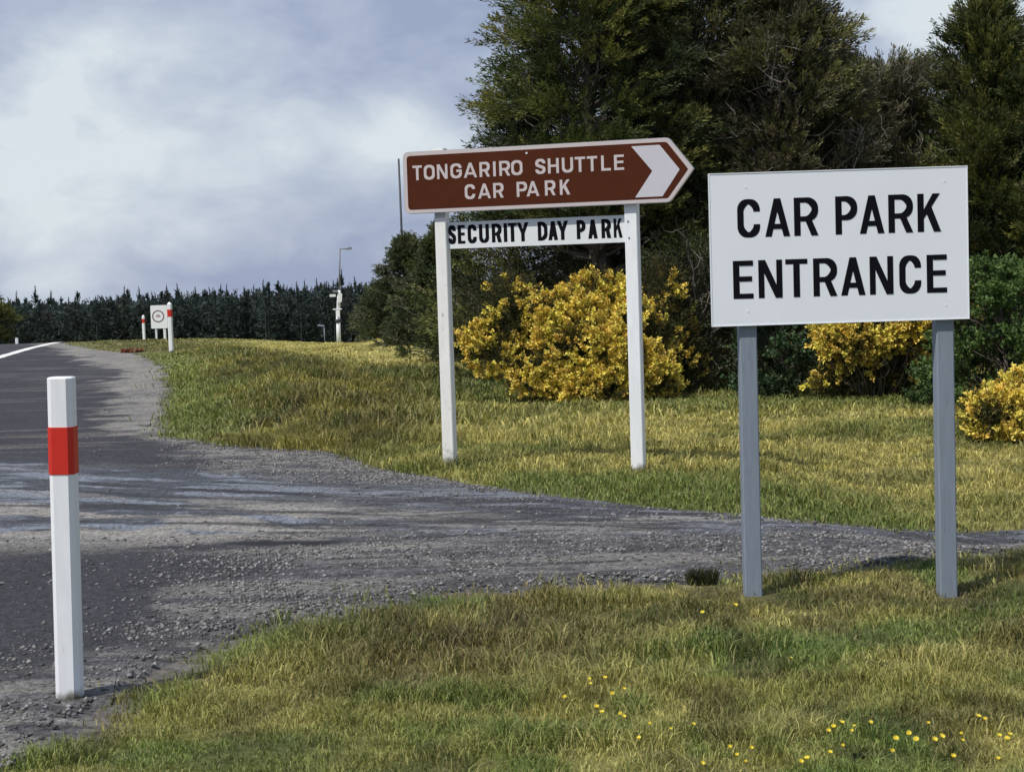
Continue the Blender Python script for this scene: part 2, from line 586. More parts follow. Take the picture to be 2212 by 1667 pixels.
def road_col(x, y):
    asph = np.array([.041, .040, .045])
    blue = np.array([.118, .131, .155])
    tan = np.array([.200, .190, .170])
    grav = np.array([.092, .091, .094])
    g = np.zeros(x.shape + (3,))
    g[:] = asph
    g *= (0.85 + .3 * fbm(x, y, 3, 71))[..., None]

    def mix(c, w):
        nonlocal g
        w = np.clip(w, 0, 1)[..., None]
        g = g * (1 - w) + c * w
    ybot = 9.3 - .2 * x
    ytop = 11.5 - .68 * x
    xr_ = np.maximum(x, 1.2)
    ybot = np.where(x > 1.2, 9.06 + (x - 1.2) * .3, ybot)
    ytop = np.where(x > 1.2, 10.4 + (x - 1.2) * .35, ytop)
    t = (y - ybot) / np.maximum(ytop - ybot, .8)
    w = fbm(x, y, 1.6, 77) * .12
    st = fbm(x * .6, t * 6.0 + w * 8, 1.6, 81, 5)
    st2 = fbm(x * .9, t * 15.0 + w * 16, 1.4, 91, 4)
    band = S(t, -.12, .12) * (1 - S(t, .92, 1.12))
    mix(blue * .62, band * .8)
    mix(blue * 1.55, band * S(st2, .47, .58) * .9)
    mix(tan * 1.30, S(t, -.25, .05) * (1 - S(t, .40, .65)) * S(st, .45, .54) * .9)
    mix(asph * .8, band * S(fbm(x * .35, t * 14.0 + w * 3, 1.5, 95, 4), .56, .64) * .8)
    # loose gravel: right of the asphalt, before and beyond the tracks
    ea = np.interp(y, [5.0, 6.0, 6.9, 9.05, 10.5, 12.5, 13.4, 16.5, 17, 21, 31, 37, 43, 60], [-2.9, -2.3, -1.75, -1.35, -1.2, -2.15, -2.45, -3.5, -3.95, -5.1, -7.4, -9.6, -11.6, -17.5])
    ed = x - ea + (fbm(x * .8, y * .9, 3.0, 101) - .5) * 1.3
    gv = S(ed, -.15, .35)
    mix(grav, gv * (1 - band * .65) * (.45 + .5 * S(fbm(x * .6, y * 1.5, 2.5, 111), .35, .6)))
    mix(grav * 1.6, gv * (1 - band * .5) * S(fbm(x * .7, y * 2.2, 9.0, 113, 2), .50, .60) * .6)
    mix(asph * .75, gv * S(fbm(x * .6, y * 2.0, 6.0, 115, 3), .54, .64) * .6)
    mix(tan, gv * (1 - band) * S(fbm(x * .3, y * 2.6, 2.2, 121), .53, .62) * .65)
    mix(tan * 1.2, S(ed, -.1, .3) * S(y, 15.8, 17) * (.45 + .5 * S(fbm(x, y * .5, 2.2, 127), .40, .56)))
    mix(tan * 1.1, gv * S(y, 10.5, 12.5) * (1 - band) * S(fbm(x * .7, y * 1.6, 5, 119, 3), .42, .56) * .7)
    mix(tan * .85, (1 - S(y, 5.4, 6.1)) * S(x, -2.3, -1.9) * S(fbm(x, y, 6, 117), .40, .52) * .8)
    # dust streaks across the far asphalt, a dark rut in the driveway
    mix(tan * .8, S(fbm(x * .25, y * 2.2, 1.6, 131), .60, .70) * .45 * S(y, 13, 15))
    mix(np.array([.02, .02, .022]), np.clip(1.4 * np.exp(-((x + 1.30) / .36) ** 4 - ((y - 9.36 - .22 * (fbm(x, y * 0, 5, 123) - .5)) / (.05 + .12 * vn(x, y * 0, 7, 125))) ** 2), 0, 1))
    mix(tan * 1.05, np.exp(-((x + 1.3) / .8) ** 4 - ((y - 9.62) / .08) ** 2) * .9 + np.exp(-((x + 1.0) / .8) ** 4 - ((y - 9.08) / .07) ** 2) * .8)
    mix(np.array([.04, .04, .042]), S(fbm(x * .4, y * 2.5, 2.2, 141), .60, .68) * band * .55)
    return g


v_ = np.linspace(0, 1, nv)[:, None]
DX = Nc[None, :, 0] * (1 - v_) + Fc[None, :, 0] * v_
DY = Nc[None, :, 1] * (1 - v_) + Fc[None, :, 1] * v_
und = lambda x, y: 0.005 + fbm(x, y, 1.2, 151) * .012 + (vn(x, y, 14, 161)) * .005
DZ = H(DX, DY) + .003 + (und(DX, DY) - .003) * S(np.minimum(v_, 1 - v_) + 0 * DX, .0, .05)
DZ[0] -= .010
DZ[-1] -= .010
dcol = road_col(DX, DY)
bw = (S(v_, .945, .97) * S(DX, -1.9, -1.2) * (1 - S(DX, 1.0, 1.8)) * S(fbm(DX, DY, 5, 193), .38, .5) * .85)[..., None]
dcol = dcol * (1 - bw) + np.array([.105, .070, .048]) * bw
drive = grid_mesh('gravel_driveway', DX, DY, DZ, M_road, dcol)
tag(drive, 'grey gravel car park driveway with wheel tracks leaving the road', kind='structure')
ncol = 300
cu = 1 - np.linspace(0, 1, ncol) ** 1.7
RX = rx_[:, None] * cu[None, :] + rl_[:, None] * (1 - cu[None, :])
RY = np.repeat(ry[:, None], ncol, 1)
RZ = H(RX, RY) + .003 + (und(RX, RY) - .003) * np.where((RY > 5.85) & (RY < 16.5), 1, S(rx_[:, None] - RX, 0, .3))
RZ -= .012 * (1 - S(rx_[:, None] - RX, .0, .10)) * ((ry < 5.8) | (ry > 16.55))[:, None]
road = grid_mesh('road', RX, RY, RZ, M_road, road_col(RX, RY))
tag(road, 'dark worn asphalt road running over the crest', kind='structure')
ly = np.linspace(10, 60, 200)
lx = np.where(ly < 39, -11.94 + (39.1 - ly) * .16, np.interp(ly, [39, 45.6, 49, 60], [-11.94, -13.05, -13.55, -15.6]))
LX = np.c_[lx - .16, lx - .06, lx, lx + .10]
LY = np.repeat(ly[:, None], 4, 1)
ln = grid_mesh('road_edge_line', LX, LY, H(LX, LY) + und(LX, LY) + .006, M_linepaint, np.ones(LX.shape + (3,)))
tag(ln, 'white painted edge line on the road', kind='structure')

# ------------------------------------------------------------ gravel stones
oct_v = np.array([(1, 0, 0), (0, 1, 0), (-1, 0, 0), (0, -1, 0), (0, 0, 1), (0, 0, -1)], float)
oct_f = np.array([(0, 1, 4), (1, 2, 4), (2, 3, 4), (3, 0, 4), (1, 0, 5), (2, 1, 5), (3, 2, 5), (0, 3, 5)])


def stones(x, y, size, col):
    n = len(x)
    v = oct_v[None] * (1 + (rng.random((n, 6, 3)) - .5) * .7)
    v *= (size[:, None] * np.c_[.8 + rng.random(n) * .6, .8 + rng.random(n) * .6, .45 + rng.random(n) * .35])[:, None, :]
    a = rng.random(n) * 6.28
    c, s = np.cos(a)[:, None], np.sin(a)[:, None]
    vx = v[..., 0] * c - v[..., 1] * s
    vy = v[..., 0] * s + v[..., 1] * c
    z = H(x, y) + und(x, y) + size * .15
    V = np.stack([vx + x[:, None], vy + y[:, None], v[..., 2] + z[:, None]], -1).reshape(-1, 3)
    F = (oct_f[None] + (np.arange(n) * 6)[:, None, None]).reshape(-1, 3)
    return V, F, np.repeat(col, 6, 0)


n = 260000
uu = rng.random(n)
vv = rng.random(n)
iu = np.searchsorted(wu, uu * .72).clip(0, nu - 1)
sx = Nc[iu, 0] * (1 - vv) + Fc[iu, 0] * vv
sy = Nc[iu, 1] * (1 - vv) + Fc[iu, 1] * vv
# stones strewn over the near asphalt and the shoulder
n2_ = 90000
y2 = 4.6 + rng.random(n2_) ** 1.2 * 8
x2 = np.interp(y2, [4.6, 6, 8, 12.6], [-1.6, -1.5, -1.1, -1.4]) - rng.random(n2_) * 2.3
y3 = 15 + rng.random(20000) * 22
x3 = np.interp(y3, ry, rx_) - rng.random(20000) * 1.0
sx = np.r_[sx, x2, x3]
sy = np.r_[sy, y2, y3]
ybot = np.where(sx > 1.2, 9.06 + (sx - 1.2) * .3, 9.3 - .2 * sx)
ytop = np.where(sx > 1.2, 10.4 + (sx - 1.2) * .35, 11.5 - .68 * sx)
tt = (sy - ybot) / np.maximum(ytop - ybot, .8)
inb = S(tt, -.1, .15) * (1 - S(tt, .85, 1.05))
keep = rng.random(len(sx)) > np.clip(inb * .90, 0, 1)
keep &= rng.random(len(sx)) < .10 + .72 * S(sx - np.interp(sy, [5.0, 6.0, 6.9, 9.05, 10.5, 12.5, 13.4, 16.5], [-2.9, -2.3, -1.9, -1.6, -1.6, -2.15, -2.45, -3.5]), -.35, .45)
keep &= ~((np.abs(sx + 1.3) < .45) & (np.abs(sy - 9.36) < .14))
keep &= rng.random(len(sx)) < (.25 + .75 * S(fbm(sx * .7, sy * 1.6, 2.0, 171), .40, .58))
sx, sy = sx[keep], sy[keep]
sz = .0022 + rng.random(len(sx)) ** 6 * .0125
base = np.array([.20, .195, .19])[None] * (.30 + 1.2 * rng.random((len(sx), 1)) ** 1.5) * (1 + (rng.random((len(sx), 3)) - .5) * .08)
V, F, Cc = stones(sx, sy, sz, base)
st = mesh_tris('gravel_stones', V, F, M_stone, None, Cc)
tag(st, 'loose grey gravel stones strewn over the driveway', kind='stuff')
print('stones', len(sx))


# ------------------------------------------------------------ grass
def blades(x, y, h, w, lean, col, z=None):
    n = len(x)
    a = rng.random(n) * 6.283
    b = rng.random(n) * 6.283
    dx, dy = np.cos(a) * w * .5, np.sin(a) * w * .5
    lx, ly = np.cos(b) * lean * h, np.sin(b) * lean * h
    if z is None:
        z = H(x, y) - .004
    P = np.zeros((n, 5, 3))
    P[:, 0] = np.c_[x - dx, y - dy, z]
    P[:, 1] = np.c_[x + dx, y + dy, z]
    P[:, 2] = np.c_[x - dx * .8 + lx * .35, y - dy * .8 + ly * .35, z + h * .6]
    P[:, 3] = np.c_[x + dx * .8 + lx * .35, y + dy * .8 + ly * .35, z + h * .6]
    P[:, 4] = np.c_[x + lx, y + ly, z + h * (1 - .3 * lean)]
    f = np.array([(0, 1, 3), (0, 3, 2), (2, 3, 4)])
    F = (f[None] + (np.arange(n) * 5)[:, None, None]).reshape(-1, 3)
    return P.reshape(-1, 3), F, np.repeat(col, 5, 0)


def sample_zone(y0, y1, dens, margin):
    area = .32 * (y1 ** 2 - y0 ** 2) + 2 * margin * (y1 - y0)
    n = int(area * dens)
    y = np.sqrt(y0 ** 2 + rng.random(n) * (y1 ** 2 - y0 ** 2))
    x = (rng.random(n) * 2 - 1) * (.32 * y + margin)
    return x, y


def long_bank(x, y):
    d = x - shoulder_x(np.maximum(y, 16.5))
    return S(y, 13.5, 16) * (1 - S(y + 2.9 * x, 15, 27) * S(y, 26, 30)) * (1 - S(x, -1.2, 0.1)) * (1 - S(y, 52, 60)) * S(d, .5, 1.6)


VS, FS, CS = [], [], []
off = 0
for (y0, y1, dens, wid, mg) in ((2.6, 6, 11000, .0036, .6), (6, 9.2, 5600, .0052, .6), (9.2, 16, 2300, .0085, .8), (16, 28, 700, .015, 1.0), (28, 46, 230, .026, 1.5), (46, 62, 60, .04, 2)):
    x, y = sample_zone(y0, y1, dens, mg)
    jx, jy = rng.normal(size=len(x)) * .10 * (1 + .06 * y), rng.normal(size=len(x)) * .13 * (1 + .06 * y)
    k = ~on_road(x + jx * vn(x, y, 2.5, 183), y + jy * vn(x, y, 2.5, 184))
    # a few tufts creep over the gravel edge
    x, y = x[k], y[k]
    thin = fbm(x, y, 2.0, 181)
    bare = (thin < .36) & (rng.random(len(x)) < .5)
    eg = np.zeros(len(x))
    q_ = y < 30
    for a_ in range(4):
        eg[q_] += on_road(x[q_] + .14 * math.cos(a_ * 1.571 + .4), y[q_] + .2 * math.sin(a_ * 1.571 + .4)) / 4.
    bare |= rng.random(len(x)) < np.clip(eg * 1.3, 0, .8) * (vn(x, y, 7, 186) < .62)
    for fx_, fy_ in ((1.06, 7.42), (1.93, 7.36), (-1.6, 5.85)):
        bare |= ((x - fx_) ** 2 / .012 + (y - fy_) ** 2 / .02 < .6 + rng.random(len(x))) & (rng.random(len(x)) < .9)
    x, y = x[~bare], y[~bare]
    # clump the blades a little
    ca = fbm(x, y, 9.0, 185, 2)
    tuft = S(fbm(x, y, 5.0, 187, 3), .50, .66)
    lb = long_bank(x, y)
    hh = (.016 + .046 * ca ** 1.5 + .055 * tuft * S(fbm(x, y, .8, 188), .42, .55)) * (.55 + .8 * rng.random(len(x)))
    hh = hh * (1 + .35 * S(y, 9, 14)) + lb * (.04 + .09 * rng.random(len(x))) * (.3 + 1.1 * S(fbm(x, y, 1.6, 189), .42, .60))
    hh = hh * (1 - .62 * S(y, 25, 40))
    # taller grass in front of the left sign post
    hh += .06 * np.exp(-((x + .3) / 1.3) ** 2 - ((y - 13.3) / .7) ** 2) * rng.random(len(x))
    hh += .045 * np.exp(-((x + .1) / .8) ** 2 - ((y - 6.8) / .8) ** 2) * rng.random(len(x)) * S(fbm(x, y, 3.0, 47), .4, .6)
    # mown, nearly flat strip beside the marker post
    hh *= 1 - .55 * np.exp(-((x + 1.0) / .5) ** 2 - ((y - 5.1) / .9) ** 2)
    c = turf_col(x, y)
    rv = rng.random((len(x), 1))
    c = c * (.45 + 1.05 * rng.random((len(x), 1)))
    dry = rng.random(len(x)) < (.12 + .10 * tuft)
    c[dry] = c[dry] * .45 + np.array([.40, .34, .15]) * .55 * (.7 + .5 * rng.random((dry.sum(), 1)))
    grn = rng.random(len(x)) < .16
    c[grn] = c[grn] * .5 + np.array([.09, .15, .03]) * .5
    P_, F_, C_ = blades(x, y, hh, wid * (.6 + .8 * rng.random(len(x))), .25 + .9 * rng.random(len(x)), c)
    VS.append(P_)
    FS.append(F_ + off)
    CS.append(C_)
    off += len(P_)
g = mesh_tris('grass', np.concatenate(VS), np.concatenate(FS), M_grass, None, np.concatenate(CS))
tag(g, 'short green and straw coloured grass of the verges and lawn', 'grass', kind='stuff')
print('blades', off // 5)
del VS, FS, CS


# ------------------------------------------------------------ plant builders
def norm(a):
    return a / np.maximum(np.linalg.norm(a, axis=-1, keepdims=True), 1e-9)


def leaflets(p, d, L, w, col):
    """diamond leaves: p base points, d unit directions, L lengths, w widths"""
    n = len(p)
    r = norm(np.cross(d, norm(rng.normal(size=(n, 3)))))
    up = np.cross(r, d)
    P = np.zeros((n, 4, 3))
    mid = p + d * L[:, None] * .5 + up * L[:, None] * .08
    P[:, 0] = p
    P[:, 1] = mid + r * w[:, None] * .5
    P[:, 2] = p + d * L[:, None]
    P[:, 3] = mid - r * w[:, None] * .5
    f = np.array([(0, 1, 2), (0, 2, 3)])
    F = (f[None] + (np.arange(n) * 4)[:, None, None]).reshape(-1, 3)
    return P.reshape(-1, 3), F, np.repeat(col, 4, 0)


def sprays(c, d, length, nleaf, leaf, width, spread, col, jit=.25):
    """c centres, d axis of each little branch; leaves stand off the axis"""
    n = len(c)
    t = rng.random((n, nleaf, 1))
    ax = d[:, None, :]
    dev = norm(rng.normal(size=(n, nleaf, 3)))
    dirs = norm(ax + dev * spread)
    p = c[:, None, :] + ax * t * length[:, None, None] + dev * (length[:, None, None] * .10) * (1 - t * .6)
    L = leaf * (.6 + .8 * rng.random((n, nleaf)))
    w = width * (.6 + .8 * rng.random((n, nleaf)))
    cc = col[:, None, :] * (1 - jit + 2 * jit * rng.random((n, nleaf, 1)))
    return leaflets(p.reshape(-1, 3), dirs.reshape(-1, 3), L.ravel(), w.ravel(), cc.reshape(-1, 3))


class Tubes:
    def __init__(self):
        self.v, self.f, self.o = [], [], 0

    def add(self, pts, r0, r1, ns=6):
        pts = np.asarray(pts, float)
        n = len(pts)
        tg = norm(np.gradient(pts, axis=0))
        ref = np.array([.31, .2, .93]) if abs(tg[0, 2]) < .8 else np.array([1., .1, 0])
        a = norm(np.cross(tg, ref))
        b = np.cross(tg, a)
        r = np.linspace(r0, r1, n)[:, None, None]
        th = np.linspace(0, 2 * np.pi, ns, endpoint=False)
        ring = pts[:, None] + r * (a[:, None] * np.cos(th)[None, :, None] + b[:, None] * np.sin(th)[None, :, None])
        i = np.arange(n - 1)[:, None] * ns
        j = np.arange(ns)[None]
        j2 = (j + 1) % ns
        self.v.append(ring.reshape(-1, 3))
        q = np.stack([i + j, i + j2, i + ns + j2, i + ns + j], -1).reshape(-1, 4) + self.o
        self.f.append(np.r_[q[:, [0, 1, 2]], q[:, [0, 2, 3]]])
        self.o += n * ns

    def build(self, name, mat, parent):
        return mesh_tris(name, np.concatenate(self.v), np.concatenate(self.f), mat, parent, None, True)


def wobbly(a, b, n, amp, sag=0.0):
    a = np.asarray(a, float)
    b = np.asarray(b, float)
    t = np.linspace(0, 1, n)[:, None]
    p = a * (1 - t) + b * t
    L = np.linalg.norm(b - a)
    k = np.cumsum(rng.normal(size=(n, 3)), 0) * amp * L / n
    k *= np.sin(t * np.pi)
    p = p + k
    p[:, 2:3] += np.sin(t * np.pi) * sag * L
    return p


def make_tree(name, label, cat, base, height, prof, pal, n_clump, clump_r, n_spray=26, nleaf=22, spray_len=.28, leaf=.055, leafw=.016,
              crown_from=.15, upward=.5, bark=None, group=None, bare=0, spread=.75, lean=(0, 0), flat=.6, trunk_r=None, seed=0, rmax=1.0):
    """prof: list of (relative height, radius in metres) for the crown; crown = many little branches on limbs from a tapered trunk"""
    global rng
    rng = np.random.default_rng(100 + seed)
    bz = float(H(base[0], base[1]))
    rt = root(name, (base[0], base[1], bz), label, cat, 0, group)
    hs = [q[0] for q in prof]
    rs = [q[1] for q in prof]
    tb = Tubes()
    tr = trunk_r or height * .022
    top = np.array([lean[0], lean[1], height * .93])
    trunk = wobbly((0, 0, -.1), top, 14, .12)
    tb.add(trunk, tr, tr * .12, 8)

    def trunk_at(z):
        return np.array([np.interp(z, trunk[:, 2], trunk[:, i]) for i in range(3)])
    # clumps through the crown's volume, weighted to the rim
    cz = crown_from * height + rng.random(n_clump) ** .9 * (1 - crown_from) * height * .99
    R = np.interp(cz / height, hs, rs)
    ang = rng.random(n_clump) * 6.283
    rr = R * np.sqrt(rng.random(n_clump) * .85 + .15) * rmax
    lobes = 1 + .22 * np.sin(ang * 3 + seed) + .14 * np.sin(ang * 5 + cz * 2.1 + seed * 2)
    rr *= lobes
    ctr = np.c_[np.cos(ang) * rr, np.sin(ang) * rr, cz]
    ctr[:, :2] += np.array(lean)[None] * (cz / height)[:, None]
    cs, ds, cols, ls = [], [], [], []
    for i in range(n_clump):
        c = ctr[i]
        r_ = clump_r * (.65 + .7 * rng.random()) * (.55 + .45 * min(1, R[i] / max(rs)))
        t0 = trunk_at(max(.05 * height, c[2] - (.25 + .6 * upward) * rr[i] - .1))
        limb = wobbly(t0, c, 7, .35, -.06)
        tb.add(limb, max(.008, tr * .30 * (1 - .5 * c[2] / height)), .005, 5)
        outw = norm(np.array([c[0] - t0[0], c[1] - t0[1], .05]))
        k = max(6, int(n_spray * (.6 + .8 * rng.random())))
        o = norm(rng.normal(size=(k, 3))) * (rng.random((k, 1)) ** .45)
        o[:, 2] *= flat
        # stretch the clump along its limb
        o = o + outw[None] * (rng.random((k, 1)) - .35) * .9
        pc = c + o * r_
        dd = norm(outw[None] * .65 + np.array([0, 0, upward])[None] + o * .75 + rng.normal(size=(k, 3)) * .22)
        for q in range(0, k, 3):
            tb.add(wobbly(c - outw * r_ * .3, pc[q] + dd[q] * .08, 4, .3), .006, .002, 3)
        base_c = np.array(pal[rng.integers(len(pal))])
        cc = base_c[None] * (.65 + .7 * rng.random((k, 1)))
        other = np.array(pal[rng.integers(len(pal))])
        sw = rng.random(k) < .15
        cc[sw] = other
        cs.append(pc)
        ds.append(dd)
        cols.append(cc)
        ls.append(spray_len * (.6 + .8 * rng.random(k)))
    P_, F_, C_ = sprays(np.concatenate(cs), np.concatenate(ds), np.concatenate(ls), nleaf, leaf, leafw, spread, np.concatenate(cols))
    P_[:, 2] = np.maximum(P_[:, 2], .01)
    mesh_tris('crown', P_, F_, M_fol, rt, C_)
    tb.build('trunk', bark or M_bark, rt)
    if bare:
        t2 = Tubes()
        for i in range(bare):
            fr = np.where(ctr[:, 1] < -.15)[0]
            c = ctr[fr[rng.integers(len(fr))]]
            c2 = c + norm(np.array([c[0] * .6, c[1] - .8, rng.random() * 1.0])) * .22
            t0 = trunk_at(max(.1, c2[2] - .9))
            br = wobbly(t0, c2, 8, .45)
            t2.add(br, .018, .005, 5)
            for q in range(6):
                s0 = br[rng.integers(3, 8)]
                s1 = s0 + norm(rng.normal(size=3) + np.array([0, -.4, .7])) * (.25 + .35 * rng.random())
                tw = wobbly(s0, s1, 5, .5)
                t2.add(tw, .009, .003, 4)
                for w_ in range(3):
                    e0 = tw[rng.integers(2, 5)]
                    t2.add(wobbly(e0, e0 + norm(rng.normal(size=3) + np.array([0, 0, .5])) * .18, 3, .4), .004, .002, 3)
        t2.build('bare_branches', M_palebark, rt)
    return rt


def ground_at(px, D):
    p = W(px, 700, D)
    return (p.x, D)


DKG = [(.085, .110, .036), (.125, .145, .042), (.190, .190, .055), (.045, .062, .026), (.065, .085, .032)]
OLV = [(.145, .148, .062), (.205, .198, .085), (.105, .112, .048), (.062, .066, .036), (.150, .132, .075)]
BRN = [(.165, .155, .105), (.105, .100, .066), (.225, .212, .150), (.090, .092, .056)]
GRG = [(.070, .098, .046), (.115, .135, .066), (.080, .095, .052), (.145, .155, .088)]

TK = dict(nleaf=34, leaf=.062, leafw=.0150, spread=.55, spray_len=.26)
make_tree('manuka_tree', 'tall dark green tree rising behind the brown arrow sign, leftmost tall one', 'tree', ground_at(1290, 22.5), 6.5,
          [(0, .9), (.25, 1.0), (.35, 1.30), (.58, 1.32), (.68, 1.12), (.80, .85), (1, .5)], DKG, 210, .34, 34, crown_from=.28, seed=1, upward=.35, flat=.5, **TK)
make_tree('manuka_tree', 'tall brownish olive tree behind the pointed tip of the brown arrow sign', 'tree', ground_at(1500, 23.6), 6.2,
          [(0, .9), (.2, 1.1), (.5, 1.2), (.8, 1.05), (1, .6)], OLV + [DKG[1]], 190, .36, 34, crown_from=.08, seed=2, bare=12, **TK)
make_tree('manuka_tree', 'tall olive tree with grey dead twigs above the left end of the white board', 'tree', ground_at(1680, 22.8), 5.2,
          [(0, .9), (.25, 1.1), (.5, 1.15), (.75, .85), (.9, .45), (1, .10)], OLV + BRN[:2], 190, .34, 34, crown_from=.08, seed=3, bare=22, lean=(.15, 0), **TK)
make_tree('manuka_tree', 'lower grey brown tree behind the middle of the white car park board', 'tree', ground_at(1910, 24.5), 4.35,
          [(0, .9), (.3, 1.15), (.6, 1.15), (.85, .8), (1, .45)], BRN + OLV[:2], 170, .34, 34, crown_from=.08, seed=4, bare=20, upward=.8, **TK)
make_tree('manuka_tree', 'dark green pointed tree above the right corner of the white car park board', 'tree', ground_at(2142, 23.2), 4.9,
          [(0, 1.0), (.3, 1.15), (.6, .85), (.85, .40), (1, .04)], DKG + [OLV[0]], 180, .32, 34, crown_from=.08, seed=5, upward=.7, **TK)
make_tree('manuka_tree', 'dark olive tree cut by the right edge of the photo', 'tree', ground_at(2300, 22.6), 4.35,
          [(0, 1.0), (.3, 1.1), (.6, .9), (.85, .5), (1, .15)], DKG + OLV[:2], 130, .34, 34, crown_from=.08, seed=6, upward=.7, **TK)
# second row filling the belt
make_tree('manuka_tree', 'shaded olive tree standing deeper in the belt behind the brown sign tip', 'tree', ground_at(1420, 26.5), 5.6,
          [(0, 1.4), (.5, 1.5), (1, .8)], DKG + OLV[:1], 110, .5, 32, 20, leaf=.08, leafw=.02, crown_from=.04, seed=7)
make_tree('manuka_tree', 'shaded brown tree standing deeper in the belt behind the white board', 'tree', ground_at(1790, 27), 4.1,
          [(0, 1.5), (.5, 1.6), (1, .6)], BRN + DKG[:1], 100, .5, 32, 20, leaf=.08, leafw=.02, crown_from=.04, seed=8)
make_tree('manuka_tree', 'shaded green tree standing deeper in the belt at the far right', 'tree', ground_at(2080, 27.5), 4.1,
          [(0, 1.5), (.5, 1.5), (1, .5)], DKG + OLV[:1], 100, .5, 32, 20, leaf=.08, leafw=.02, crown_from=.04, seed=9)
# the smaller conifers left of the sign
CK = dict(nleaf=18, leaf=.055, leafw=.018, spread=.6, spray_len=.15)
make_tree('conifer', 'small grey green conifer left of the white left sign post, beside the dark pole', 'tree', ground_at(885, 36.5), 2.22,
          [(0, .80), (.2, .85), (.5, .66), (.8, .32), (1, .02)], GRG, 230, .17, 22, crown_from=.03, seed=10, upward=.15, **CK)
make_tree('conifer', 'dark conifer seen right behind the white left sign post', 'tree', ground_at(962, 31), 2.45,
          [(0, .70), (.3, .78), (.6, .55), (.85, .25), (1, .02)], GRG + DKG[:1], 170, .18, 22, crown_from=.03, seed=11, upward=.3, **CK)
make_tree('conifer', 'low dark conifer at the left foot of the tree belt', 'tree', ground_at(815, 40), 1.25,
          [(0, .5), (.4, .42), (1, .02)], GRG, 70, .15, 20, crown_from=.03, seed=12, upward=.2, **CK)
# understorey shrubs
make_tree('shrub', 'dark twiggy shrub under the left end of the security day park board', 'shrub', ground_at(1110, 24.5), 2.6,
          [(0, .9), (.4, 1.0), (1, .5)], DKG + BRN[:1], 60, .36, 30, 18, leaf=.06, leafw=.018, crown_from=.03, seed=13)
make_tree('shrub', 'dark brown twiggy shrub under the right end of the security day park board', 'shrub', ground_at(1330, 23.5), 2.6,
          [(0, .9), (.4, 1.1), (1, .5)], [BRN[1], BRN[3], DKG[3], OLV[3]], 60, .36, 30, 18, leaf=.06, leafw=.018, crown_from=.03, seed=14, bare=10)
make_tree('shrub', 'brown shrub with bare twigs between the two big signs', 'shrub', ground_at(1500, 21.3), 1.75,
          [(0, .62), (.4, .7), (1, .35)], [BRN[1], BRN[3], OLV[3], DKG[0]], 52, .28, 28, 18, leaf=.05, leafw=.016, crown_from=.03, seed=15, bare=6)
make_tree('shrub', 'glossy dark green shrub right of the left grey post', 'shrub', ground_at(1690, 19.8), 1.28,
          [(0, .45), (.5, .55), (1, .3)], [(.050, .090, .040), (.075, .115, .055), (.035, .055, .028)], 46, .20, 20, 16, .16, .045, .032, crown_from=.03, seed=16, spread=1.2)
make_tree('shrub', 'bushy bright green broadleaf shrub by the right grey post', 'shrub', ground_at(2165, 17.8), 1.42,
          [(0, .62), (.5, .78), (.8, .68), (1, .40)], [(.085, .14, .040), (.115, .18, .055), (.06, .10, .034)], 90, .19, 22, 16, .12, .042, .034, crown_from=.03, seed=17, spread=1.3)
make_tree('shrub', 'low dark shrub at the foot of the right hand gorse bush', 'shrub', ground_at(1960, 19.4), .8,
          [(0, .7), (.5, .72), (1, .4)], [BRN[1], BRN[3], DKG[3]], 46, .22, 24, 16, .16, .045, .015, crown_from=.03, seed=18)
make_tree('shrub', 'yellow green roadside bush at the left edge of the photo', 'shrub', ground_at(-62, 56), 2.1,
          [(0, .95), (.4, 1.05), (.8, .6), (1, .2)], [(.16, .16, .045), (.11, .12, .035), (.07, .08, .028)], 60, .30, 24, 16, .25, .09, .035, crown_from=.02, seed=19)


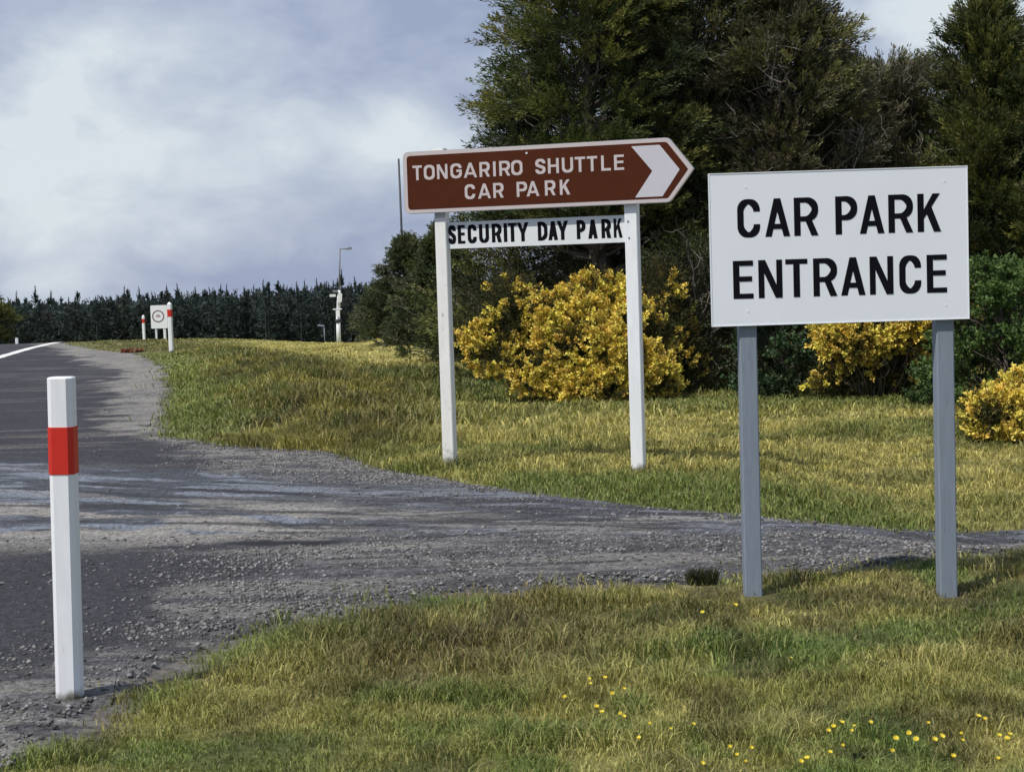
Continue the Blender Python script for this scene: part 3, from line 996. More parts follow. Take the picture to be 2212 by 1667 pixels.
# ------------------------------------------------------------ gorse
def make_gorse(label, base, lobes, n_spray, seed, dark=.35, group='flowering gorse bushes'):
    """lobes: (dx, dz, rx, rz, dy, yellow share) ellipsoids of flowering branches round a thorny green bush"""
    global rng
    rng = np.random.default_rng(500 + seed)
    bz = float(H(*base))
    rt = root('gorse_bush', (base[0], base[1], bz), label, 'gorse bush', 0, group)
    tb = Tubes()
    A, B, Cg, Cb = [], [], [], []
    tot = sum(l[2] * l[3] for l in lobes)
    GA, GB, GC = [], [], []
    for (dx, dz, rx, rz, dy, ye) in lobes:
        k = int(n_spray * rx * rz / tot)
        o = norm(rng.normal(size=(k, 3)))
        o[:, 1] = -np.abs(o[:, 1]) * np.where(rng.random(k) < .8, 1, -1)
        rad = (.72 + .33 * rng.random((k, 1)))
        p = np.array([dx, dy, dz])[None] + o * rad * np.array([rx, min(rx, rz) * .9, rz])[None]
        p[:, 2] = np.maximum(p[:, 2], .05)
        d = norm(o * .8 + np.array([0, 0, .55])[None] + rng.normal(size=(k, 3)) * .35)
        cl = vn(p[:, 0] + 3 * p[:, 1], p[:, 2] + 2 * p[:, 1], 5.0, 200 + seed) * .75 + vn(p[:, 0], p[:, 2] + 3 * p[:, 1], 16, 210 + seed) * .25
        p = p + o * ((cl - .5) * .9 * min(rx, rz))[:, None]
        p[:, 2] = np.maximum(p[:, 2], .05)
        ye = ye * .90
        thr = np.quantile(cl, 1 - ye) if ye < 1 else -1
        yl = cl > thr
        A.append(p[yl])
        B.append(d[yl])
        GA.append(p[~yl])
        GB.append(d[~yl])
        kk = k // 2
        oo = norm(rng.normal(size=(kk, 3))) * (rng.random((kk, 1)) ** .5) * .9
        pp = np.array([dx, dy, dz])[None] + oo * np.array([rx, min(rx, rz) * .9, rz])[None]
        pp[:, 2] = np.maximum(pp[:, 2], .03)
        GA.append(pp)
        GB.append(norm(oo + np.array([0, 0, .5])[None]))
        for q in range(max(4, int(k / 30))):
            e_ = p[rng.integers(len(p))]
            tb.add(wobbly((dx * .3 + rng.normal() * .06, dy * .3, -.03), e_, 6, .3), .014, .004, 4)
    A = np.concatenate(A)
    B = np.concatenate(B)
    col = np.array([.80, .67, .13])[None] * (.70 + .45 * rng.random((len(A), 1))) * np.c_[np.ones(len(A)), .86 + .2 * rng.random(len(A)), np.ones(len(A))]
    P_, F_, C_ = sprays(A, B, .07 + .09 * rng.random(len(A)), 34, .034, .027, 1.5, col, .13)
    P_[:, 2] = np.maximum(P_[:, 2], .01)
    mesh_tris('blossom', P_, F_, M_petal, rt, C_)
    GA = np.concatenate(GA)
    GB = np.concatenate(GB)
    gp = np.array([(.055, .065, .024), (.085, .082, .028), (.045, .048, .022), (.12, .098, .034)])
    col = gp[rng.integers(0, 4, len(GA))] * (.8 + .4 * rng.random((len(GA), 1)))
    P_, F_, C_ = sprays(GA, GB, .12 + .08 * rng.random(len(GA)), 18, .040, .009, 1.0, col, .3)
    P_[:, 2] = np.maximum(P_[:, 2], .01)
    mesh_tris('foliage', P_, F_, M_fol, rt, C_)
    tb.build('stems', M_bark, rt)
    return rt


gx0, gD = ground_at(1270, 20.0)


def gl(px, py, rpx, rpz, dy, ye, D=gD, x0=None, by=None):
    p = W(px, py, D + dy)
    z = p.z - float(H(x0 if x0 is not None else gx0, D))
    m = D / 3618.
    return (p.x - (x0 if x0 is not None else gx0), z, rpx * m, rpz * m, dy, ye)


make_gorse('big gorse bush covered in yellow bloom between the two white sign posts', (gx0, gD), [
    gl(1290, 625, 62, 28, -.05, .72), gl(1230, 680, 78, 42, -.20, .85), gl(1340, 690, 50, 60, -.05, .70),
    gl(1270, 755, 105, 60, -.35, .80), gl(1350, 790, 60, 55, -.30, .75), gl(1290, 835, 85, 42, -.50, .88), gl(1415, 815, 42, 50, -.25, .72),
    gl(1155, 815, 50, 32, -.35, .72), gl(1075, 770, 55, 38, -.15, .45), gl(1100, 690, 60, 55, .05, .25), gl(1045, 735, 42, 30, -.1, .70),
    gl(1105, 625, 40, 20, .1, .30), gl(1180, 740, 60, 50, .05, .30), gl(1400, 730, 40, 45, .10, .25),
], 4300, 1)
gx1, gD1 = ground_at(1445, 20.6)
make_gorse('sparsely flowering gorse against the dark shrubs right of the right white post', (gx1, gD1), [
    gl(1460, 790, 42, 42, 0, .35, gD1, gx1), gl(1425, 620, 40, 45, .1, .22, gD1, gx1), gl(1440, 700, 45, 50, .1, .06, gD1, gx1), gl(1480, 760, 34, 50, .1, .10, gD1, gx1)], 900, 2)
gx2, gD2 = ground_at(1895, 18.8)
make_gorse('gorse bush with a broad yellow top showing under the white car park board', (gx2, gD2), [
    gl(1880, 715, 115, 42, -.05, .85, gD2, gx2), gl(1970, 690, 70, 50, 0, .80, gD2, gx2), gl(1830, 740, 55, 34, -.1, .72, gD2, gx2), gl(1855, 785, 50, 26, 0, .28, gD2, gx2),
    gl(1960, 790, 60, 26, 0, .22, gD2, gx2), gl(1860, 820, 100, 35, .15, .03, gD2, gx2), gl(1960, 825, 80, 35, .15, .02, gD2, gx2)], 2400, 3)
gx3, gD3 = ground_at(2200, 14.6)
make_gorse('low bright yellow gorse bush cut by the right edge of the photo', (gx3, gD3), [
    gl(2165, 905, 62, 38, -.1, .85, gD3, gx3), gl(2215, 875, 62, 48, 0, .85, gD3, gx3), gl(2130, 890, 34, 28, .05, .40, gD3, gx3), gl(2260, 900, 50, 45, 0, .8, gD3, gx3)], 1500, 4)
gx4, gD4 = ground_at(2108, 19.0)
make_gorse('thin gorse sprig flowering at the right edge of the white board above the green shrub', (gx4, gD4), [
    gl(2106, 660, 20, 24, 0, .8, gD4, gx4), gl(2112, 740, 20, 60, .1, .05, gD4, gx4)], 260, 5)

# ------------------------------------------------------------ far pine forest
rng = np.random.default_rng(900)
PV, PF, PC = [], [], []
off = 0
cs, ds, ls, cols = [], [], [], []
tbf = Tubes()
for row, (D, nn) in enumerate(((166, 190), (171, 190), (177, 190), (186, 175), (198, 160), (215, 150))):
    xs = np.linspace(-D * .42, D * .42, nn) + rng.normal(size=nn) * .45
    for x in xs:
        y = D + rng.normal() * 2
        z0 = float(H(x, y))
        topz = .35 + rng.normal() * .30 + (1.1 * rng.random() if rng.random() < .35 else 0) + .011 * x
        topz += (fbm(x, 0, .08, 333) - .5) * .9
        h = topz - z0
        k = 46
        t = np.r_[rng.random(k - 6) ** .8, .9 + .1 * rng.random(6)]
        R_ = (1 - t) ** 1.2 * 1.4 + .03
        a = rng.random(k) * 6.283
        p = np.c_[x + np.cos(a) * R_ * .35, y + np.sin(a) * R_ * .35, z0 + t * h]
        d = norm(np.c_[np.cos(a), np.sin(a), .35 - .3 * rng.random(k)])
        d[-6:] = norm(np.c_[np.cos(a[-6:]) * .25, np.sin(a[-6:]) * .25, np.ones(6)])
        cs.append(p)
        ds.append(d)
        R_[-6:] = .0
        ls.append(R_ * .8 + .25)
        hl = .5 + 1.0 * rng.random() ** 2
        tbf.add([(x, y, z0 + h - .5), (x + .05 * rng.normal(), y, z0 + h + hl * .6), (x + .06 * rng.normal(), y, z0 + h + hl)], .10, .012, 3)
        for q in range(5):
            zz = z0 + h + hl * (.1 + .16 * q)
            wq = .32 * (1 - .17 * q)
            a_ = rng.random() * 6.28
            tbf.add([(x, y, zz), (x + math.cos(a_) * wq, y + math.sin(a_) * wq, zz + .12)], .05, .01, 3)
            tbf.add([(x, y, zz), (x - math.cos(a_) * wq, y - math.sin(a_) * wq, zz + .10)], .05, .01, 3)
        c = np.array([.050, .072, .066]) * (.85 + .2 * rng.random())  # distance haze put into the colour: a paler, teal pine green
        if rng.random() < .12:
            c = np.array([.075, .066, .058])
        cols.append(np.repeat(c[None], k, 0))
        tbf.add([(x, y, z0), (x, y, z0 + h * .8), (x, y, z0 + h)], .12, .02, 3)
for D in (164, 168, 174, 182):
    k = 8000
    x = (rng.random(k) * 2 - 1) * D * .42
    y = D + rng.random(k) * 3
    z = H(x, y) + 1.0 + rng.random(k) * (.35 + .011 * x + (fbm(x, 0 * x, .08, 333) - .5) * .9 - H(x, y) - 1.0)
    cs.append(np.c_[x, y, z])
    ds.append(norm(rng.normal(size=(k, 3)) + np.array([0, 0, .4])))
    ls.append(.9 + .5 * rng.random(k))
    cols.append(np.array([[.048, .066, .060]]) * (.6 + .7 * rng.random((k, 1))))  # thicket carries the same painted-in haze tint
P_, F_, C_ = sprays(np.concatenate(cs), np.concatenate(ds), np.concatenate(ls), 10, .40, .11, .42, np.concatenate(cols), .3)
fv = np.concatenate(tbf.v)
ff = np.concatenate(tbf.f)
fo = mesh_tris('pine_forest', np.r_[P_, fv], np.r_[F_, ff + len(P_)], M_fol, None, np.r_[C_, np.tile(np.array([[.045, .055, .052]]), (len(fv), 1))])
tag(fo, 'dark distant pine forest with a spiky skyline beyond the crest', 'forest', kind='stuff')


# ------------------------------------------------------------ hard objects
class MB:
    def __init__(self):
        self.v, self.f = [], []

    def prism(self, poly, y0, y1, chamfer=0):
        """polygon in XZ extruded along Y (front = y0)"""
        n = len(poly)
        b = len(self.v)
        self.v += [(p[0], y0, p[1]) for p in poly] + [(p[0], y1, p[1]) for p in poly]
        self.f.append([b + i for i in range(n)])
        self.f.append([b + n + i for i in range(n)][::-1])
        for i in range(n):
            j = (i + 1) % n
            self.f.append([b + j, b + i, b + n + i, b + n + j])
        return self

    def post(self, x, y, z0, z1, wx, wy, ch=.006, cap=.0):
        """upright post with chamfered arrises"""
        hx, hy = wx / 2, wy / 2
        o = [(-hx + ch, -hy), (hx - ch, -hy), (hx, -hy + ch), (hx, hy - ch), (hx - ch, hy), (-hx + ch, hy), (-hx, hy - ch), (-hx, -hy + ch)]
        zs = [(z0, 1.0), (z1 - cap, 1.0), (z1, 1.0 - (cap / max(hx, hy)) * .9)] if cap else [(z0, 1.0), (z1, 1.0)]
        b = len(self.v)
        for z, s in zs:
            self.v += [(x + p[0] * s, y + p[1] * s, z) for p in o]
        m = len(zs)
        for q in range(m - 1):
            for i in range(8):
                j = (i + 1) % 8
                self.f.append([b + q * 8 + i, b + q * 8 + j, b + (q + 1) * 8 + j, b + (q + 1) * 8 + i])
        self.f.append([b + i for i in range(8)][::-1])
        self.f.append([b + (m - 1) * 8 + i for i in range(8)])
        return self

    def box(self, x0, x1, y0, y1, z0, z1):
        return self.prism([(x0, z0), (x1, z0), (x1, z1), (x0, z1)], y0, y1)

    def cyl(self, p0, p1, r, r1=None, n=12):
        t = Tubes()
        t.add([p0, p1], r, r if r1 is None else r1, n)
        b = len(self.v)
        self.v += [tuple(q) for q in t.v[0]]
        self.f += [[b + i for i in q] for q in t.f[0].tolist()]
        self.f.append([b + i for i in range(n)][::-1])
        self.f.append([b + n + i for i in range(n)])
        return self

    def build(self, name, mat, parent=None, smooth=False):
        me = bpy.data.meshes.new(name)
        me.from_pydata([tuple(map(float, q)) for q in self.v], [], self.f)
        me.update()
        me.materials.append(mat)
        if smooth:
            for p in me.polygons:
                p.use_smooth = True
        o = bpy.data.objects.new(name, me)
        C.objects.link(o)
        if parent:
            o.parent = parent
        return o


# ---- lettering drawn from strokes
def arc(cx, cy, rx, ry, a0, a1, n=14):
    a = np.radians(np.linspace(a0, a1, n))
    return [(cx + rx * math.cos(t), cy + ry * math.sin(t)) for t in a]


def stroke(path, s, hs, closed=False):
    p = np.array(path, float)
    keep_ = [0] + [i for i in range(1, len(p)) if np.hypot(*(p[i] - p[i - 1])) > 1e-6]
    p = p[keep_]
    if closed:
        tg = np.roll(p, -1, 0) - np.roll(p, 1, 0)
    else:
        tg = np.gradient(p, axis=0)
        tg[0] = p[1] - p[0]
        tg[-1] = p[-1] - p[-2]
    tg /= np.hypot(tg[:, 0], tg[:, 1])[:, None]
    nm = np.c_[-tg[:, 1], tg[:, 0]]
    th = (s * np.abs(tg[:, 1]) ** 1.3 + hs * np.abs(tg[:, 0]) ** 1.3) / 2
    a = p + nm * th[:, None]
    b = p - nm * th[:, None]
    out_ = []
    m = len(p)
    for i in range(m if closed else m - 1):
        j = (i + 1) % m
        out_.append([tuple(a[i]), tuple(a[j]), tuple(b[j]), tuple(b[i])])
    return out_


def glyph(ch, w, s, hs, ry=.26):
    """list of layers; each layer = polygons that do not overlap each other; unit cap height"""
    x0, x1, y0, y1, cx = s / 2, w - s / 2, hs / 2, 1 - hs / 2, w / 2
    rx = (x1 - x0) / 2
    rect = lambda a, b, c, d: [[(a, b), (c, b), (c, d), (a, d)]]
    L = []
    if ch in 'CG':
        lo = .34 if ch == 'C' else .44
        L.append(stroke([(x1, .67)] + arc(cx, y1 - ry, rx, ry, 0, 180) + arc(cx, y0 + ry, rx, ry, 180, 360) + [(x1, lo)], s, hs))
        if ch == 'G':
            L.append(rect(w * .52, .42, w, .42 + hs))
    elif ch == 'O':
        L.append(stroke(arc(cx, y1 - ry, rx, ry, 0, 180) + arc(cx, y0 + ry, rx, ry, 180, 360), s, hs, True))
    elif ch == 'U':
        L.append(stroke([(x0, 1), (x0, .7)] + arc(cx, y0 + ry, rx, ry, 180, 360) + [(x1, .7), (x1, 1)], s, hs))
    elif ch == 'S':
        r = .225
        a = [(x1, .69)] + arc(cx, y1 - r, rx, r, 0, 180)
        P0, P1, P2, P3 = np.array((x0, y1 - r)), np.array((x0, .50)), np.array((x1, .50)), np.array((x1, y0 + r))
        bz = [tuple(P0 * (1 - t) ** 3 + 3 * P1 * t * (1 - t) ** 2 + 3 * P2 * t * t * (1 - t) + P3 * t ** 3) for t in np.linspace(.08, .92, 12)]
        b = arc(cx, y0 + r, rx, r, 0, -180) + [(x0, .31)]
        L.append(stroke(a + bz + b, s, hs * 1.02))
    elif ch == 'E':
        L += [rect(0, 0, s, 1), rect(s, 0, w, hs), rect(s, .5 - hs / 2 + .02, w * .94, .5 + hs / 2 + .02), rect(s, 1 - hs, w, 1)]
    elif ch == 'L':
        L += [rect(0, 0, s, 1), rect(s, 0, w, hs)]
    elif ch == 'T':
        L += [rect(0, 1 - hs, w, 1), rect(cx - s / 2, 0, cx + s / 2, 1 - hs)]
    elif ch == 'I':
        L += [rect(0, 0, s, 1)]
    elif ch == 'H':
        L += [rect(0, 0, s, 1), rect(w - s, 0, w, 1), rect(s, .5 - hs / 2, w - s, .5 + hs / 2)]
    elif ch == 'N':
        L += [rect(0, 0, s * .92, 1), rect(w - s * .92, 0, w, 1), [[(0, 1), (s * 1.1, 1), (w, 0), (w - s * 1.1, 0)]]]
    elif ch == 'A':
        t = s * 1.02
        L += [[[(0, 0), (t, 0), (cx + t / 2, 1), (cx - t / 2, 1)]], [[(w - t, 0), (w, 0), (cx + t / 2, 1), (cx - t / 2, 1)]],
              [[(.2 * cx + s * .5, .20), (w - .2 * cx - s * .5, .20), (w - .33 * cx - s * .5, .20 + hs), (.33 * cx + s * .5, .20 + hs)]]]
    elif ch in 'PR':
        m = .44
        r_ = (y1 - m) / 2
        rr = min(r_, w - s * 1.2)
        L += [rect(0, 0, s, 1), stroke([(s * .9, y1), (x1 - rr, y1)] + arc(x1 - rr, y1 - r_, rr, r_, 90, -90) + [(s * .9, m)], s, hs)]
        if ch == 'R':
            L += [[[(w * .42, m + .02), (w * .42 + s * 1.02, m + .04), (w, 0), (w - s * 1.12, 0)]]]
    elif ch == 'D':
        rr = min(.36, w - s * 1.2)
        L += [rect(0, 0, s, 1), stroke([(s * .9, y1), (x1 - rr, y1)] + arc(x1 - rr, y1 - rr, rr, rr, 90, 0, 9) + arc(x1 - rr, y0 + rr, rr, rr, 0, -90, 9) + [(s * .9, y0)], s, hs)]
    elif ch == 'K':
        s = min(s, w * .31)
        L += [rect(0, 0, s, 1), [[(s * .9, .32), (s * .9, .56), (w - s * 1.28, 1), (w - .02, 1)]], [[(s * 1.35, .50), (s * 2.15, .68), (w, 0), (w - s * 1.15, 0)]]]
    elif ch == 'Y':
        L += [[[(0, 1), (s * 1.08, 1), (cx + s / 2, .42), (cx - s / 2, .42)]], [[(w - s * 1.08, 1), (w, 1), (cx + s / 2, .42), (cx - s / 2, .42)]], rect(cx - s / 2, 0, cx + s / 2, .421)]
    return L


def lettering(items, cap, s, hs, mat, parent, yfront, ry=.26, wdt=.0009):
    """items: (char, x, z_base, width) in metres on the board face"""
    v, f = [], []
    for (ch, x, z, w) in items:
        for li, layer in enumerate(glyph(ch, w / cap, s, hs, ry)):
            y = yfront - .0012 - wdt * .4 * li
            for poly in layer:
                ar = sum(poly[i][0] * poly[(i + 1) % len(poly)][1] - poly[(i + 1) % len(poly)][0] * poly[i][1] for i in range(len(poly)))
                if ar < 0:
                    poly = poly[::-1]
                b = len(v)
                v += [(x + q[0] * cap, y, z + q[1] * cap) for q in poly]
                f.append([b + i for i in range(len(poly))])
    me = bpy.data.meshes.new('lettering')
    me.from_pydata([tuple(map(float, q)) for q in v], [], f)
    me.update()
    me.materials.append(mat)
    o = bpy.data.objects.new('lettering', me)
    C.objects.link(o)
    o.parent = parent
    return o


def rounded(x0, x1, z0, z1, r, n=6):
    p = []
    for cx, cz, a in ((x1 - r, z1 - r, 0), (x0 + r, z1 - r, 90), (x0 + r, z0 + r, 180), (x1 - r, z0 + r, 270)):
        for t in np.linspace(a, a + 90, n):
            p.append((cx + r * math.cos(math.radians(t)), cz + r * math.sin(math.radians(t))))
    return p[::-1]


# ---- CAR PARK ENTRANCE sign
bx, by = 1.468, 7.50
bz = float(H(bx, by))
rt = root('car_park_sign', (bx, by, bz), 'white rectangular board reading CAR PARK ENTRANCE on two grey posts at the driveway edge', 'sign')
w, zt, zb = 1.136, 1.886 - bz, 1.218 - bz
x0, x1 = -w / 2, w / 2
u_ = w / 1720.
board = MB().prism([(x0, zb), (x1, zb), (x1, zt), (x0, zt)], -.062, -.042).build('board', M_board, rt)
rim = MB()
rim.box(x0 - .004, x0, -.064, -.040, zb - .004, zt + .004).box(x1, x1 + .004, -.064, -.040, zb - .004, zt + .004)
rim.box(x0, x1, -.064, -.040, zt, zt + .004).box(x0, x1, -.064, -.040, zb - .004, zb)
rim.build('edge_trim', M_board, rt)
it = []
l1 = [('C', 288, 440), ('A', 473, 640), ('R', 668, 830), ('P', 945, 1092), ('A', 1107, 1272), ('R', 1300, 1465), ('K', 1495, 1652)]
l2 = [('E', 270, 405), ('N', 440, 600), ('T', 622, 770), ('R', 808, 968), ('A', 993, 1157), ('N', 1187, 1345), ('C', 1385, 1532), ('E', 1570, 1705)]
vs = (zt - zb) / 995.
cap = 250 * vs
for ch, a, b in l1:
    it.append((ch, x0 + (a - 108) * u_, zt - (169 + 250) * vs, (b - a) * u_))
for ch, a, b in l2:
    it.append((ch, x0 + (a - 127) * u_, zt - (571 + 250) * vs, (b - a) * u_))
lettering(it[:3], cap, .168, .132, M_black, board, -.062, .25)
lettering(it[3:7], cap, .168, .132, M_black, board, -.062, .25)
lettering(it[7:], cap, .168, .132, M_black, board, -.062, .25)
for px_ in (1.059, 1.937):
    MB().post(px_ - bx, 0, -.15, zt - .03, .078, .083, .005).build('post', M_greypaint, rt)
for px_ in (1.059, 1.937):
    for z in (zb + .06, zt - .06):
        MB().cyl((px_ - bx, -.0632, z), (px_ - bx, -.0615, z), .005).build('bolt', M_board, rt)

# ---- brown arrow sign
pl = Vector((-.498, 12.95, 0))
pr = Vector((.931, 12.50, 0))
yaw = math.atan2(pr.y - pl.y, pr.x - pl.x)
mid = (pl + pr) / 2
bz = float(H(mid.x, mid.y))
rt = root('tourist_arrow_sign', (mid.x, mid.y, bz), 'brown arrow shaped direction sign on two white posts beyond the driveway', 'sign', yaw)
hw = (pr - pl).length / 2
# sign face: measured on the board, x from its left end
Lb = 2.085
k_ = Lb / 1740.
sh = .472
kz = sh / 430.
X0 = -hw - (.498 - .755) * -1 * 1.05 - 0.0
X0 = -hw - .272
Z1 = 2.452 - bz
Z0 = Z1 - sh


def arrow(inset, rl, rr_):
    xa, xb, xt = X0 + inset, X0 + Lb - inset * .55, X0 + Lb + .175 - inset * 1.35
    za, zb_ = Z0 + inset, Z1 - inset
    p = []
    for t in np.linspace(180, 90, 7):
        p.append((xa + rl + rl * math.cos(math.radians(t)), zb_ - rl + rl * math.sin(math.radians(t))))
    p += [(xb - rr_ * 1.2, zb_), (xb - rr_ * .35, zb_ - rr_ * .12), (xb + rr_ * .25, zb_ - rr_ * .6)]
    zm = (za + zb_) / 2
    p += [(xt - .012, zm + .018), (xt, zm), (xt - .012, zm - .018)]
    p += [(xb + rr_ * .25, za + rr_ * .6), (xb - rr_ * .35, za + rr_ * .12), (xb - rr_ * 1.2, za)]
    for t in np.linspace(270, 180, 7):
        p.append((xa + rl + rl * math.cos(math.radians(t)), za + rl + rl * math.sin(math.radians(t))))
    return p


bd = MB().prism(arrow(0, .045, .03)[::-1], -.085, -.052).build('sign_panel', M_alu, rt)
brd = MB().prism(arrow(.004, .042, .03)[::-1], -.0865, -.084).build('border', M_signwhite, bd)
face = MB().prism(arrow(.031, .026, .02)[::-1], -.088, -.0862).build('brown_face', M_brown, bd)
YF = -.088
row1 = [('T', 205, 270), ('O', 283, 357), ('N', 373, 445), ('G', 465, 542), ('A', 555, 645), ('R', 662, 732), ('I', 754, 773), ('R', 795, 868), ('O', 875, 950),
        ('S', 1035, 1102), ('H', 1118, 1190), ('U', 1210, 1283), ('T', 1294, 1362), ('T', 1373, 1440), ('L', 1465, 1527), ('E', 1548, 1612)]
row2 = [('C', 566, 636), ('A', 655, 742), ('R', 758, 828), ('P', 915, 985), ('A', 975 + 5, 1065), ('R', 1102, 1172), ('K', 1200, 1268)]
it = []
f_ = (Lb + .175) / 1910.
for ch, a, b in row1:
    it.append((ch, X0 + (a - 140) * f_, Z1 - (97 + 102) * kz, (b - a) * f_))
for ch, a, b in row2:
    it.append((ch, X0 + (a - 148) * f_, Z1 - (245 + 102) * kz, (b - a) * f_))
lettering(it[:9], 102 * kz, .185, .16, M_signwhite, face, YF, .25)
lettering(it[9:16], 102 * kz, .185, .16, M_signwhite, face, YF, .25)
lettering(it[16:19], 102 * kz, .185, .16, M_signwhite, face, YF, .25)
lettering(it[19:], 102 * kz, .185, .16, M_signwhite, face, YF, .25)
cx0, cz0 = X0 - 135 * f_, Z1
ch_ = [(1655, 46), (1835, 46), (1958, 215), (1845, 388), (1672, 388), (1785, 217)]
pts = [(cx0 + a * f_, cz0 - b * kz) for a, b in ch_]
cvv = MB()
cvv.v = [(p[0], YF - .0012, p[1]) for p in pts]
cvv.f = [[5, 2, 1, 0], [4, 3, 2, 5]]
cvv.build('chevron', M_chev, face)
sc_ = MB().cyl((X0 + 840 * f_, YF - .003, Z1 - 52 * kz), (X0 + 840 * f_, YF + .001, Z1 - 52 * kz), .008).build('bolt', M_board2, face)
MB().post(-hw, 0, -.15, Z1 + .018, .092, .092, .006).build('post', M_oldwhite, rt)
MB().post(hw, 0, -.15, Z1 - .05, .096, .096, .006).build('post', M_white, rt)
# lower board between the posts
SB0, SB1 = -hw + .046, hw - .048
zt = 1.905 - bz
zb2 = zt - .202
sb = MB().box(SB0, SB1, -.012, .006, zb2, zt).build('lower_board', M_board2, rt)
row = [('S', 437, 490), ('E', 502, 553), ('C', 570, 632), ('U', 648, 716), ('R', 735, 802), ('I', 816, 835), ('T', 845, 905), ('Y', 905, 985), ('D', 1045, 1110), ('A', 1115, 1178),
       ('Y', 1172, 1248), ('P', 1303, 1362), ('A', 1378, 1440), ('R', 1465, 1528), ('K', 1545, 1602)]
fs = (SB1 - SB0 - .026) / (1604 - 436.)
it = [(c, SB0 + .004 + (a - 436) * fs, zb2 + .036, (b - a) * fs) for c, a, b in row]
for a_, b_ in ((0, 8), (8, 11), (11, 15)):
    lettering(it[a_:b_], .142, .195, .15, M_black, sb, -.012, .24)
MB().cyl((hw - .02, -.052, zt - .05), (hw - .02, -.046, zt - .05), .006).build('bolt', M_darkpole, rt)
MB().cyl((hw - .015, -.052, zb2 + .03), (hw - .015, -.046, zb2 + .03), .006).build('bolt', M_darkpole, rt)
# low bracket rail under the arrow panel
MB().box(-hw - .04, -hw + .04, -.053, -.047, Z0 - .035, Z0 + .1).build('bracket', M_alu, rt)


# ---- marker posts
def marker(x, y, h, w, label, z=None, rz=0, band=(.174, .34), lean=0, cap=.01, group='red banded white marker posts'):
    z = float(H(x, y)) if z is None else z
    r = root('marker_post', (x, y, z), label, 'marker post', rz, group)
    r.rotation_euler = (0, lean, rz)
    MB().post(0, 0, -.2, h, w, w, .016 * w / .083, cap).build('post', M_white, r)
    b0, b1 = h - band[1] * h / 1.15, h - band[0] * h / 1.15
    MB().post(0, 0, b0, b1, w + .004, w + .004, .016 * w / .083).build('reflective_band', M_red, r)
    return r


marker(-1.617, 5.92, 1.158, .087, 'tall white marker post with a red band, the nearest, at the road edge', .0, math.radians(-1), lean=math.radians(1.2), cap=.004)
marker(-7.80, 38.5, 1.15, .10, 'distant white red banded marker post overlapping the right edge of the ring sign', cap=.05)
marker(-14.86, 68.0, 1.13, .105, 'far white red banded marker post standing alone left of the ring sign', -.62, cap=.06)
marker(-15.25, 74.0, 1.10, .10, 'farthest marker post half hidden behind the lower corner of the ring sign', -.78, cap=.06)
p = W(37, 745, 62)
r = root('marker_post', (p.x, p.y, p.z - .05), 'tiny plain white roadside post at the far left by the yellow green bush', 'marker post')
MB().post(0, 0, 0, .36, .10, .10, .01, .02).build('post', M_white, r)

# ---- distant speed sign
a_ = W(327, 659, 64)
b_ = W(361, 708, 64)
sx0 = (a_.x + b_.x) / 2
bz = -.50
rt = root('round_symbol_sign', (sx0, 64, bz), 'distant white square sign with a ring symbol on two legs', 'sign')
hw_ = .315
z1, z0_ = a_.z - bz, b_.z - bz
pn = MB().prism(rounded(-hw_, hw_, z0_, z1, .04)[::-1], -.05, -.03).build('board', M_white, rt)
rg = MB()
for i in range(32):
    a0, a1 = 2 * math.pi * i / 32, 2 * math.pi * (i + 1) / 32
    cz_ = (z0_ + z1) / 2 + .02
    b0 = len(rg.v)
    for rr_, aa in ((.235, a0), (.235, a1), (.185, a1), (.185, a0)):
        rg.v.append((-.03 + rr_ * math.cos(aa), -.052, cz_ + rr_ * math.sin(aa)))
    rg.f.append([b0, b0 + 3, b0 + 2, b0 + 1][::-1])
rg.build('ring', M_palepink, pn)
sy_ = MB()
sy_.prism([(-.13, cz_ - .03), (.07, cz_ - .03), (.03, cz_ + .07), (-.09, cz_ + .07)][::-1], -.0525, -.0505)
sy_.build('symbol', mat_plain('faded_symbol', (.42, .33, .37), .6), pn)
for q in (-.14, .20):
    MB().post(q, 0, -.3, z1 - .1, .07, .06, .006).build('leg', M_board2, rt)

# ---- lamp post with fittings
p = W(729, 744, 85)
rt = root('lamp_post', (-8.72, 85, -1.75), 'tall street lamp post with a short arm, white wrapped base and clutter of small signs', 'lamp post')
MB().cyl((0, 0, 0), (.02, 0, 1.75), .115, .105, 14).build('white_sleeve', M_white, rt, True)
MB().cyl((.02, 0, 1.75), (.12, 0, 2.95), .10, .085, 12).build('lower_pole', M_board2, rt, True)
MB().cyl((.12, 0, 2.9), (.24, 0, 5.05), .048, .040, 10).build('upper_pole', M_galv, rt, True)
arm = MB().cyl((.22, 0, 5.03), (.70, 0, 5.03), .035, .03, 8).build('arm', M_galv, rt, True)
MB().prism([(.60, 4.97), (.82, 4.98), (.84, 5.08), (.80, 5.11), (.60, 5.07)][::-1], -.09, .09).build('lamp_head', M_galv, arm)
MB().prism(rounded(-.36, -.06, 2.63, 2.76, .03)[::-1], -.12, .06).build('camera_box', M_board2, rt)
MB().prism(rounded(-.20, .05, 2.85, 2.97, .02)[::-1], -.14, .04).build('sensor_box', M_galv, rt)
MB().prism([(.02, 2.30), (.24, 2.36), (.28, 2.78), (.10, 2.80)][::-1], -.16, -.10).build('small_plate', M_board2, rt)
MB().prism(rounded(-.07, .12, 1.60, 1.95, .04)[::-1], -.20, -.14).build('meter_box', M_white, rt)
MB().prism(rounded(-.22, .24, 1.97, 2.03, .02)[::-1], -.17, -.05).build('crossbar', M_board2, rt)
MB().cyl((0.01, 0, 1.32), (0.015, 0, 1.50), .15, .15, 14).build('dark_strap', M_darkpole, rt, True)

